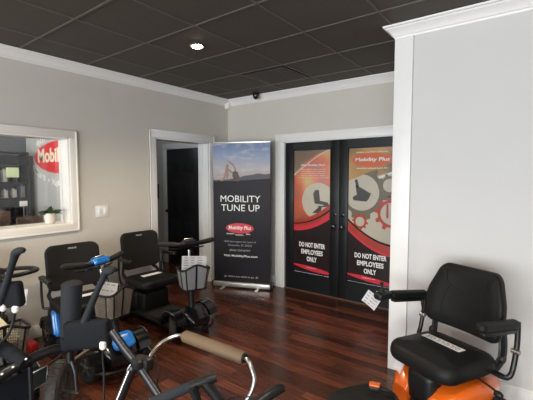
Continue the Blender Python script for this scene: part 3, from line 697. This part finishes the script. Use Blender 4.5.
    if delta:
        for s in (-1,1): tube(bm,[(xt+.04,s*.03,zt),(xt+.13,s*.08,zt),(xt+.12,s*.17,zt),(xt+.06,s*.245,zt-.005),(xt-.02,s*.26,zt-.01),(xt-.12,s*.21,zt-.015),(xt-.16,s*.12,zt-.02),(xt-.05,s*.04,zt-.02)],.014,12)
        obj('delta_handlebar',bm,'black',t)
    else:
        tube(bm,[(xt+.0,-.14,zt),(xt+.02,-.06,zt),(xt+.02,.06,zt),(xt,.14,zt)],.020,12); obj('handlebar',bm,'black',t)
        for s in (-1,1):
            bm=nb(); tube(bm,[(xt+.0,s*.12,zt),(xt-.02,s*.19,zt+.005),(xt-.05,s*.265,zt+.01),(xt-.055,s*.275,zt+.01)],[.023,.025,.025,.016],14); obj('grip',bm,'rubber',t)
            bm=nb(); tube(bm,[(xt+.0,s*.06,zt-.04),(xt-.03,s*.12,zt-.05),(xt-.06,s*.17,zt-.05)],.007,8,oval=2); obj('throttle_lever',bm,'black',t)
    basket(t,xt+.07,bz,kind,w=bw_)
    bm=nb(); box(bm,xt+.03,xt+.08,-.03,.03,bz+.15,bz+.17,.003); obj('basket_bracket',bm,'black',t)
    # cables down the tiller
    bm=nb(); tube(bm,[(xt,.03,zt-.05),(xt+.05,.05,zt-.2),(xt+.07,.03,.45),(.66,.02,.3)],.004,6); obj('cable',bm,'rubber',t)
    if turn:
        pv=Vector((.66,0,0)); Rm=Matrix.Rotation(turn,4,'Z')
        for o in t.children:
            if o.name.split('.')[0] in ('tiller','console','handlebar','grip','throttle_lever','basket','basket_bracket','delta_handlebar','cable'):
                o.rotation_euler=(0,0,turn); o.location=pv-Rm@pv
    t['turn']=turn
    return t
def tl(t,p):
    "point in the turned tiller frame to world"
    pv=Vector((.66,0,0)); return loc2w(t,pv+Matrix.Rotation(t['turn'],4,'Z')@(Vector(p)-pv))
def tn(t,n): return Matrix.Rotation(t['turn']+t.rotation_euler[2],4,'Z')@Vector(n)
s2=scooter('black mobility scooter with a printed sheet in its basket, beside the banner',-3.385,2.42,-.04,'gloss',.47,.61,.90,kind='mesh',bz=.50,consolem='black',turn=-.40,steer=-.66,bh=.41,gap=.06)
s1=scooter('blue-trimmed black mobility scooter below the right end of the window',-3.32,1.63,-.12,'blue',.455,.50,.88,turn=.30,steer=.25,bh=.42,gap=.05,kind='lattice',bz=.47,consolem='blue',sw=.48,bw_=.25)
s0=scooter('mobility scooter with looped handlebar cut off by left edge of photo',-3.42,.80,-.05,'black',.50,.68,.95,kind='lattice',bz=.45,delta=True)
# sheets of paper in baskets
def sheet(label,mw,w,h,m='paper',lines=5,tiltm=None):
    bm=nb(); n=6
    g=[[bm.verts.new((-w/2+w*i/n,0.012*math.sin(PI*i/n),-h/2+h*k/n)) for k in range(n+1)] for i in range(n+1)]
    for i in range(n):
        for k in range(n): bm.faces.new((g[i][k],g[i+1][k],g[i+1][k+1],g[i][k+1]))
    bmesh.ops.solidify(bm,geom=bm.faces[:],thickness=.0012)
    o=obj('paper_sheet',bm,m); o.matrix_world=mw; tag(o,label,'paper')
    bm=nb()
    rg=random.Random(w)
    for k in range(lines):
        z=h*.36-k*h*.72/max(lines-1,1); ww=w*rg.uniform(.5,.8)
        for q in range(3):
            x0=-w*.40+q*w*.27; 
            n0=x0; n1=x0+w*rg.uniform(.12,.22)
            for (e,f) in ((n0,n1),): box(bm,e,f,.012*math.sin(PI*((e+f)/2+w/2)/w)-.0045,.012*math.sin(PI*((e+f)/2+w/2)/w)-.002,z-h*.016,z+h*.016)
    if lines: obj('printing',bm,'ink',o,smooth=False)
    return o
def frame_to(p,nrm,up=(0,0,1)):
    Yv=-Vector(nrm).normalized(); Z=Vector(up); Z=(Z-Yv*Z.dot(Yv)).normalized(); X=Yv.cross(Z)
    return axes(X,Yv,Z,p)
def loc2w(t,p): 
    a=t.rotation_euler[2]; c,s=math.cos(a),math.sin(a); return Vector((t.location.x+c*p[0]-s*p[1],t.location.y+s*p[0]+c*p[1],p[2]))
nv=Vector((.9,-.35,.25))
sheet('white printed sheet standing in the basket of the scooter by the banner',frame_to(tl(s2,(.80,.0,.745)),tn(s2,(1,0,.2)),tn(s2,(0,.10,1))),.24,.13)
sheet('white paper tucked in the basket of the blue-trimmed scooter',frame_to(tl(s1,(.66,-.05,.68)),tn(s1,(1,-.3,.4)),(0,.35,1)),.13,.13,lines=3)
sheet('cream paper sticking out of the basket at left edge',frame_to(loc2w(s0,(.82,.0,.62)),(1,-.5,.5),(0,-.7,1)),.12,.20,'cream',0)
sheet('white paper lying behind the handle at the left edge',frame_to(loc2w(s0,(.76,.10,.80)),(1,-.5,.6),(0,.1,1)),.15,.10,'paper',0)

# ================================================================= LEFT WALKER (large wheel, slate padding)
def wobj(nm,bm,m,t,**k): return obj(nm,bm,m,t,base=t.location,**k)
t=thing('upright_walker','slate grey padded walker with tall grips and one large black wheel, left foreground','walker',(at(61,391,2.34).x,at(61,391,2.34).y,0))
d=2.25
bm=nb(); a,b=at(72,284,d+.02),at(70,335,d); tube(bm,[a+Vector((0,0,.012)),a,a.lerp(b,.1),a.lerp(b,.5),b],[.045,.062,.0605,.058,.056],22,3); wobj('padded_column',bm,'greyfoam',t)
bm=nb(); tube(bm,[at(70,335.4,d),at(69.5,347,d)],.056,22,1); tube(bm,[at(69.5,347,d),at(69.5,350,d)],[.056,.03],22,1); wobj('column_cuff',bm,'slate',t)
wc=at(59,391,2.34); 
# fork
ydir=Vector((.80,.60,0)); 
bm=nb()
tube(bm,[at(69.5,347,d),at(70,362,d)],.022,12,1)
for s in (.0,): tube(bm,[at(70,358,d),at(75,372,d-.02),at(77,392,d-.03)],.012,12)
wobj('fork',bm,'steel',t)
o=wheel(t,'wheel',Vector((wc.x,wc.y,.192))-t.location,.190,.080,hub='silver',yaw=-.72,spokes=6,rm='greytyre')
bm=nb(); tube(bm,[Vector((wc.x,wc.y,.192))-Vector((.0,.0,0)),at(77,392,d-.03)],.010,10,1); wobj('axle',bm,'silver',t)
# sleeve pouch linking column and handle
bm=nb(); mid=at(88,334,d-.05); box(bm,-.135,.135,-.035,.035,-.085,.085,.022,3,M4=axes(RT,Vector((-FW.x,-FW.y,0)).normalized(),(0,0,1),mid)@Matrix.Rotation(-.07,4,'Y')); P1=wobj('pouch',bm,'slate',t)
bm=nb(); box(bm,-.13,.13,-.041,.036,.02,.026,.001,M4=axes(RT,Vector((-FW.x,-FW.y,0)).normalized(),(0,0,1),mid)@Matrix.Rotation(-.07,4,'Y')); box(bm,.04,.048,-.041,.036,-.07,.08,.001,M4=axes(RT,Vector((-FW.x,-FW.y,0)).normalized(),(0,0,1),mid)@Matrix.Rotation(-.07,4,'Y')); wobj('seam',bm,'steel',P1)
def grip(pts,rads):
    bm=nb(); tube(bm,pts,rads,16,5,oval=.8); return wobj('hand_grip',bm,'greyfoam',t)
grip([at(84,324,2.2),at(91,306,2.19),at(98,289,2.18),at(103,279,2.17),at(106,272,2.17),at(112,270.5,2.16),at(114.5,271,2.16)],[.034,.026,.022,.023,.032,.026,.016])
bm=nb(); p_=at(103,346,2.17); lathe(bm,[(.012,-.02),(.02,-.01),(.02,.02),(.012,.028)],'Z',14,p_); wobj('cable_ferrule',bm,'white',t)
bm=nb(); tube(bm,[at(103,348,2.17),at(103,360,2.17),at(104,376,2.16),at(104,400,2.14),at(103,425,2.13),at(96,446,2.14)],.006,8); wobj('brake_cable',bm,'black',t)
bm=nb(); tube(bm,[at(94,345,2.23),at(84,352,2.25),at(73,360,2.27)],.008,8); wobj('tan_strip',bm,'tan',t)  # thin tan tube below the pouch
# left hand side of same walker
grip([at(-4,312,2.070),at(3,294,2.060),at(9,275,2.050),at(13,262,2.040),at(16,253,2.040),at(21,250.5,2.030),at(24.5,251,2.030)],[.032,.025,.021,.022,.030,.023,.014])
bm=nb(); mid=at(6.5,295,2.090); box(bm,-.12,.095,-.03,.03,-.075,.075,.022,3,M4=axes(RT,Vector((-FW.x,-FW.y,0)).normalized(),(0,0,1),mid)@Matrix.Rotation(-.1,4,'Y')); wobj('pouch',bm,'slate',t)
for q in ((3,308),(15.5,309.5)):
    bm=nb(); lathe(bm,[(.010,-.018),(.018,-.008),(.018,.015),(.010,.022)],'Z',14,at(q[0],q[1],2.070)); wobj('cable_ferrule',bm,'white',t)
bm=nb(); tube(bm,[at(15.5,311,2.070),at(13,322,2.070),at(8,335,2.050),at(-3,346,2.020)],.008,8); wobj('brake_cable',bm,'black',t)
bm=nb(); tube(bm,[at(-6,308,2.090),at(-12,345,2.020),at(-8,368,2.2)],.02,10); wobj('side_post',bm,'steel',t)
# lower frame tubes
bm=nb(); tube(bm,[at(-14,385,1.95),at(10,370,2.02),at(35,357,2.12),at(55,349.5,2.2),at(69,348,2.25)],.030,14); wobj('frame_tube',bm,'steel',t)
for q in ((13,371,1.98),(26,363,2.03),(2,378,1.95)):
    bm=nb(); lathe(bm,[(.006,-.003),(.006,.003)],'Z',10,at(q[0],q[1]-4,q[2]-.02)); wobj('rivet',bm,'white',t)
bm=nb(); tube(bm,[at(-12,342,2.15),at(6,350,2.12),at(26,364,2.06)],.040,14); wobj('cross_tube',bm,'slate',t)
# folded footplate with silver rim
c4=[at(31,374,2.3),at(48,365,2.33),at(46.5,382,2.3),at(32.5,391,2.27)]
bm=nb(); tube(bm,c4+[c4[0]],.006,8,1)
bm2=nb(); wobj('footplate_rim',bm,'silver',t); v=[bm2.verts.new(q) for q in c4]; bm2.faces.new(v); bmesh.ops.solidify(bm2,geom=bm2.faces[:],thickness=.012); wobj('footplate',bm2,'rubber',t)
bm=nb(); tube(bm,[at(48,365,2.33),at(66,352,2.27)],.008,8,1); wobj('footplate_link',bm,'steel',t)
# dark fabric side panel
c4=[at(-14,392,1.98),at(28,369,2.10),at(30,440,2.05),at(-14,452,1.95)]
bm=nb(); v=[bm.verts.new(q) for q in c4]; bm.faces.new(v); bmesh.ops.solidify(bm,geom=bm.faces[:],thickness=.012); wobj('fabric_panel',bm,'slate',t,smooth=False)
bm=nb(); tube(bm,[at(-14,392,1.98),Vector((at(-14,392,1.98).x,at(-14,392,1.98).y,.012))],.014,10,1); tube(bm,[at(30,366,2.08),Vector((at(30,366,2.08).x,at(30,366,2.08).y,.012))],.014,10,1); wobj('leg_tube',bm,'steel',t)

# ================================================================= CENTRE ROLLATOR (foam back bar)
b0=at(185,400,1.42)
t=thing('rollator','black folding rollator with brown foam back bar and curved silver tubes, bottom centre','rollator',(b0.x,b0.y,0))
bm=nb(); a,b=at(184.5,336,1.64),at(244,358,1.45); tube(bm,[a,a.lerp(b,.02),a.lerp(b,.98),b],[.022,.0262,.0262,.022],20,1); wobj('foam_bar',bm,'tan',t)
for q,r_ in ((a,-1),(b,1)):
    dr=(b-a).normalized()*r_; bm=nb(); tube(bm,[q,q+dr*.006],.018,16,1); wobj('bar_end_cap',bm,'black',t)
bm=nb(); tube(bm,[a,at(178,335.5,1.66),at(169,338.5,1.66),at(159,345,1.64),at(151,355,1.60),at(147,363,1.57)],.0088,12); wobj('back_tube',bm,'chrome',t)
bm=nb(); tube(bm,[b,at(248.5,361,1.43),at(252,370,1.41),at(254.3,379,1.40),at(252,390,1.39),at(246,402,1.38),at(240,420,1.38)],.0088,12); wobj('back_tube',bm,'chrome',t)
bm=nb(); hc=at(139,362,1.57); lathe(bm,[(.030,-.022),(.034,-.01),(.034,.012),(.026,.022)],'Z',18,hc); box(bm,-.03,.03,-.02,.02,-.03,.02,.008,M4=Matrix.Translation(at(146,362,1.57))); H_=wobj('folding_hub',bm,'black',t)
bm=nb(); tube(bm,[at(112,331,1.62),at(124,348,1.60),at(139,366,1.57),at(163,402,1.50),at(176,425,1.46)],.021,14,1,oval=.75); wobj('frame_tube',bm,'steel',t)
bm=nb(); tube(bm,[at(139,360,1.57),at(131,372,1.56),at(118,404,1.53),at(108,432,1.51)],.020,14,1,oval=.75); wobj('frame_tube',bm,'steel',t)
bm=nb(); tube(bm,[at(129.5,371,1.54),at(116,404,1.51)],.006,8,1,oval=.6); wobj('edge_strip',bm,'silver',t)
def fl(p): return Vector((p.x,p.y,.0))
# handles
bm=nb(); tube(bm,[at(150,404,1.22),at(172,394,1.24),at(190,386.5,1.26)],[.017,.018,.017],16); wobj('grip_sleeve',bm,'greyfoam',t)
bm=nb(); tube(bm,[at(188,387,1.26),at(204,381,1.27),at(216,377,1.28)],[.017,.018,.016],14); wobj('push_handle',bm,'black',t)
bm=nb(); tube(bm,[at(204,382,1.27),at(213,392,1.27),at(223,406,1.27),at(232,425,1.27)],.018,14,1); wobj('handle_stem',bm,'black',t)
bm=nb(); tube(bm,[at(192,388,1.24),at(196,396,1.24),at(199,408,1.24)],.013,10,1,oval=1.6); wobj('brake_lever',bm,'slate',t)
bm=nb(); tube(bm,[at(255,405,1.12),at(267,396,1.14),at(277,390,1.16),at(283.5,388,1.17)],[.016,.017,.016,.012],14); wobj('push_handle',bm,'black',t)
bm=nb(); tube(bm,[at(250,400,1.16),at(262,402,1.15),at(270,406,1.14)],.010,10,1); wobj('brake_lever',bm,'black',t)
bm=nb(); tube(bm,[at(148,346,1.62),at(155,356,1.6),at(158.5,370,1.58),at(157,385,1.56),at(150,402,1.54)],.0028,8); wobj('brake_cable',bm,'black',t)
bm=nb(); tube(bm,[at(222,402,1.25),at(232,398,1.27),at(246,396.5,1.28),at(262,400,1.26),at(270,408,1.25)],.0028,8); wobj('brake_cable',bm,'black',t)
bm=nb(); tube(bm,[at(131,364,1.55),at(127.5,370,1.55),at(128,376,1.55)],.0028,8); wobj('brake_cable',bm,'silver',t)
for q in (at(176,425,1.46),at(108,432,1.51),at(232,425,1.27)):
    bm=nb(); e=fl(q); tube(bm,[q,Vector((e.x,e.y,.1))],.014,12,1); wobj('leg',bm,'steel',t); wheel(t,'wheel',Vector((e.x,e.y,.1))-t.location,.098,.03)
e=at(240,420,1.38); bm=nb(); tube(bm,[e,Vector((e.x,e.y,.1))],.0095,12,1); wobj('leg',bm,'silver',t); wheel(t,'wheel',Vector((e.x,e.y,.1))-t.location,.098,.03)

# ================================================================= POWER CHAIR
t=thing('power_wheelchair','orange and black power wheelchair with joystick in front of the white corner board','wheelchair',(-.436,2.374,0),-2.017)
zs=.53; w=.47
for s in (-1,1):
    wheel(t,'drive_wheel',(-.12,s*.245,.155),.155,.075,spokes=5)
    wheel(t,'caster_wheel',(.24,s*.20,.07),.07,.045)
    bm=nb(); tube(bm,[(.24,s*.20,.07),(.20,s*.20,.16),(.10,s*.18,.20)],.014,10); obj('caster_arm',bm,'steel',t)
bm=nb(); box(bm,-.26,.20,-.17,.17,.11,.24,.03,3); obj('base_frame',bm,'steel',t)
# orange shroud halves
def shroud(s):
    bm=nb(); sec=[]
    for (xx,y0,y1,zb,zt_) in ((-.34,.05,.15,.24,.30),(-.24,.05,.22,.22,.385),(-.10,.055,.25,.22,.40),(.06,.06,.235,.22,.395),(.16,.06,.21,.20,.36),(.225,.06,.17,.18,.29)):
        ring=[]
        for k in range(20):
            a=2*PI*k/20; ca,sa=math.cos(a),math.sin(a); e=.55
            yy=(y0+y1)/2+(y1-y0)/2*math.copysign(abs(ca)**e,ca); zz=(zb+zt_)/2+(zt_-zb)/2*math.copysign(abs(sa)**e,sa); ring.append(bm.verts.new((xx,s*yy,zz)))
        sec.append(ring)
    for a,b in zip(sec[:-1],sec[1:]):
        for k in range(20): bm.faces.new((a[k],a[(k+1)%20],b[(k+1)%20],b[k]))
    bm.faces.new(sec[0]); bm.faces.new(sec[-1][::-1]); return obj('body_shroud',bm,'orange',t)
shroud(1); shroud(-1)
bm=pad(.19,.50,.20,.05,.04,.01); obj('centre_cover',bm,'black',t,M4=axes((0,1,0),(1,0,0),(0,0,1),(-.04,0,.33)))
for k in range(3):
    bm=nb(); tube(bm,[(.05+.05*k,-.09,.432),(.055+.05*k,0,.442),(.05+.05*k,.09,.432)],.011,8); obj('cover_rib',bm,'gloss',t)
bm=nb(); tube(bm,[(-.05,0,.40),(-.05,0,zs-.10)],.035,16,1); obj('seat_post',bm,'steel',t)
bm=nb(); box(bm,-.2,.16,-.17,.17,zs-.115,zs-.095,.005); tube(bm,[(-.16,-.30,zs-.09),(-.16,.30,zs-.09)],.013,10,1); obj('seat_frame',bm,'steel',t)
def wseat(v):
    v.z-= .030*max(0,(v.y/.46-.30))**1.0*2; return v
bm=pad(w,.47,.105,.10,.045,.012,warp=wseat); obj('seat',bm,'vinyl',t,M4=axes((0,1,0),(1,0,.05),(-.05,0,1),(.01,0,zs-.048)))
bm=nb(); box(bm,-.11,.15,-.032,.032,0,.0012); LB=obj('warning_sticker',bm,'paper',t,smooth=False,M4=axes(Vector((0,1,0)),Vector((-1,0,-.05)),Vector((-.05,0,1)),(-.025,-.035,zs+.0176))); LB['label']='white printed sticker on the seat'
bm=nb()
rg=random.Random(5)
for r_ in range(4):
    y=-.020+r_*.012; x=-.09
    while x<.12:
        q=rg.uniform(.01,.03); box(bm,x,x+q,y-.002,y+.002,.0012,.0018); x+=q+rg.uniform(.006,.014)
obj('printing',bm,'ink',LB,smooth=False,M4=axes(Vector((0,1,0)),Vector((-1,0,-.05)),Vector((-.05,0,1)),(-.025,-.035,zs+.0176)))
# backrest
rec=.22; U_=Vector((-math.sin(rec),0,math.cos(rec))); N_=Vector((math.cos(rec),0,math.sin(rec))); bh=.405
o0=Vector((-.205,0,zs+.06))+U_*(bh/2)
def outl(v):
    y=v.y/bh
    f=1.0-.55*max(0,y-.0) if y>.0 else 1.0-.08*max(0,(-y-.2))*2
    v.x*=f; v.z+=(v.x/w)**2*.20; return v
bm=pad(.51,bh,.08,.055,.032,.016,warp=outl); B=obj('backrest',bm,'vinyl',t,M4=axes((0,1,0),U_,N_,o0))
def bpnt(x,y,off=.003):
    v=Vector((x,y,.056)); f_=1-(.55*max(0,y/bh)) ; v.x*=f_; v.z+=(v.x/w)**2*.20; return o0+Vector((0,1,0))*v.x+U_*v.y+N_*(v.z+off-.003)
bm=nb(); tube(bm,[bpnt(-.17,.155),bpnt(-.14,.09),bpnt(-.08,.055),bpnt(0,.045),bpnt(.08,.055),bpnt(.14,.09),bpnt(.17,.155)],.0028,6,6)
tube(bm,[bpnt(-.11,.065),bpnt(-.13,-.03),bpnt(-.13,-.14)],.0028,6); tube(bm,[bpnt(.11,.065),bpnt(.13,-.03),bpnt(.13,-.14)],.0028,6); obj('seam',bm,'fabric',B)
for s in (-1,1):
    bm=nb(); tube(bm,[(-.15,s*.215,zs-.09),(-.22,s*.225,zs-.03),(-.235,s*.225,zs+.05),(-.265,s*.20,zs+.15)],.032,12,6,oval=.45)
    lathe(bm,[(.022,-.012),(.026,-.004),(.026,.004),(.022,.012)],'Y',16,(-.215,s*.235,zs-.02)); obj('back_hinge',bm,'black',t)
    # armrest
    y=s*.30; za=zs+.235
    bm=pad(.062,.35,.045,.026,.016,.004); A=obj('armrest',bm,'vinyl',t,M4=axes((0,1,0),Vector((1,0,.13)),(-.13,0,1),(-.045,y,za)))
    bm=nb(); box(bm,-.205,.10,y-.020,y+.020,-.042,-.018,.008,M4=axes(Vector((1,0,.13)),(0,1,0),(-.13,0,1),(0,0,za))); obj('armrest_channel',bm,'black',A)
    bm=nb(); tube(bm,[(-.16,s*.20,zs-.09),(-.155,s*.27,zs-.092),(-.165,s*.305,zs-.075),(-.19,s*.31,zs-.02),(-.215,s*.31,zs+.10),(-.225,s*.305,za-.01)],.0145,12); obj('armrest_tube',bm,'steel',A)
    bm=nb(); lathe(bm,[(.012,-.022),(.016,-.018),(.016,.018),(.012,.022)],'Y',14,(-.205,s*.31,zs+.06)); obj('hinge_bolt',bm,'silver',A)
    bm=nb(); tube(bm,[(-.02,s*.20,zs-.09),(-.02,s*.30,zs-.11),(-.01,s*.33,zs-.12)],.006,8); lathe(bm,[(.012,-.02),(.018,-.01),(.018,.01),(.012,.02)],'Y',12,(-.01,s*.335,zs-.12)); obj('lock_knob',bm,'black',t)
# joystick on chair's right arm
y=-.30; za=zs+.262
bm=pad(.075,.12,.045,.025,.015,.005); J=obj('joystick_box',bm,'black',t,M4=axes((0,1,0),(1,0,0),(0,0,1),(.19,y,za+.0)))
bm=nb(); lathe(bm,[(.022,0),(.018,.012),(.009,.022),(.006,.045),(.010,.050),(.012,.062),(.007,.070)],'Z',16,(.205,y,za+.024)); obj('joystick',bm,'rubber',J)
bm=nb(); tube(bm,[(.12,y,za-.03),(.0,y,za-.055),(-.15,y,za-.05),(-.20,y,zs+.05)],.005,8); obj('joystick_cable',bm,'rubber',J)
jw=loc2w(t,(.25,y-.045,za-.035))
o=sheet('white hang tag dangling from the joystick of the orange wheelchair',frame_to(jw,(-.2,-1,.45),(.35,-.1,1)),.115,.085,lines=4); 
bm=nb(); box(bm,-.002,.002,-.002,.002,.035,.07); obj('tag_tie',bm,'white',o)
tg=loc2w(t,(.235,-.12,.415))
o=sheet('small white tag hanging on the orange shroud below the seat',frame_to(tg,(-.4,-1,.3),(.3,0,1)),.06,.075,lines=0)
# ================================================================= black seat peeking in at the bottom edge
cc=at(366,410,2.0)
t=thing('scooter_seat','black rounded padded seat cut off by bottom edge, left of the orange wheelchair','seat',(cc.x,cc.y,0),-.6)
bm=pad(.34,.40,.09,.12,.04,.014); obj('cushion',bm,'fabric',t,M4=Matrix.Translation((0,0,cc.z+.01)))
bm=nb(); tube(bm,[(0,0,.03),(0,0,cc.z-.03)],.025,14,1); obj('pedestal',bm,'silver',t)
bm=nb(); lathe(bm,[(.18,0),(.18,.02),(.05,.04),(.03,.05)],'Z',28); obj('pedestal_base',bm,'black',t)
def rel(p,t):
    a=-t.rotation_euler[2]; d_=p-Vector(t.location); return Vector((math.cos(a)*d_.x-math.sin(a)*d_.y,math.sin(a)*d_.x+math.cos(a)*d_.y,d_.z))
lv=[rel(at(*q),t) for q in ((371,389,1.98),(379,388.5,1.98),(388,391,1.97),(395,396,1.97),(398,404,1.96),(396,415,1.96))]
bm=nb(); tube(bm,lv,[.016,.011,.009,.009,.009,.009],10); Lv=obj('lever',bm,'black',t)
bm=nb(); c_=rel(at(374.5,388,1.97),t); box(bm,-.030,.030,-.022,.022,-.014,.016,.008,3,M4=Matrix.Translation(c_)@Matrix.Rotation(.9,4,'Z')); obj('lever_housing',bm,'black',Lv)
bm=nb(); box(bm,-.028,.028,-.020,.020,-.004,.008,.005,3,M4=Matrix.Translation(c_+Vector((0,0,.018)))@Matrix.Rotation(.9,4,'Z')); obj('lever_cap',bm,'orange',Lv)

# ================================================================= clutter at floor by wall
t=thing('cable_tangle','tangled pale and black cables on the floor by the left wall','cable',(-3.72,1.13,0))
rg=random.Random(9)
for k,m_ in enumerate(('greyprint','black','lattice','black','rubber')):
    bm=nb(); pts=[Vector((rg.uniform(-.09,.09),rg.uniform(-.12,.12),rg.uniform(.01,.14))) for _ in range(8)]; pts=[Vector((p.x,p.y,max(p.z,.01))) for p in pts]
    tube(bm,pts,.005,8); obj('cable',bm,m_,t)
bm=nb(); box(bm,-3.76,-3.58,1.27,1.345,0,.065,.012); tag(obj('red_power_strip',bm,'red'),'red plastic box on the floor behind the walker','box')

# ================================================================= LIGHT
def area(name,loc,rot,sx_,sy_,e,col):
    ld=bpy.data.lights.new(name,'AREA'); ld.shape='RECTANGLE'; ld.size=sx_; ld.size_y=sy_; ld.energy=e; ld.color=col
    o=bpy.data.objects.new(name,ld); C.objects.link(o); o.location=loc; o.rotation_euler=rot; return o
area('storefront_daylight',(-.4,-3.95,1.42),(PI/2,0,0),5.8,2.1,250,(.93,.97,1.0))
area('next_room_area_fill',(-5.6,-3.9,1.6),(PI/2,0,0),2.2,1.8,110,(.95,.98,1.0))  # unseen area light filling the next room; the wall behind has no opening
ld=bpy.data.lights.new('hall_fill','POINT'); ld.energy=5; ld.color=(.85,.92,1); ld.shadow_soft_size=.12  # unseen point light added so the hall door and casing show
lo=bpy.data.objects.new('hall_fill',ld); C.objects.link(lo); lo.location=(-4.9,3.2,2.5)
ld=bpy.data.lights.new('next_room_fill','POINT'); ld.energy=48; ld.color=(1,.93,.82); ld.shadow_soft_size=.12  # added unseen light that brightens the sign wall and window jamb
lo=bpy.data.objects.new('next_room_fill',ld); C.objects.link(lo); lo.location=(-5.3,1.2,2.5)
wd=bpy.data.worlds.new('daylight'); S.world=wd; wd.use_nodes=True
wd.node_tree.nodes['Background'].inputs[0].default_value=(.75,.85,1,1); wd.node_tree.nodes['Background'].inputs[1].default_value=1.0
S.view_settings.view_transform='Standard'; S.view_settings.look='None'; S.view_settings.gamma=1; S.view_settings.use_curve_mapping=False
S.view_settings.exposure=.68
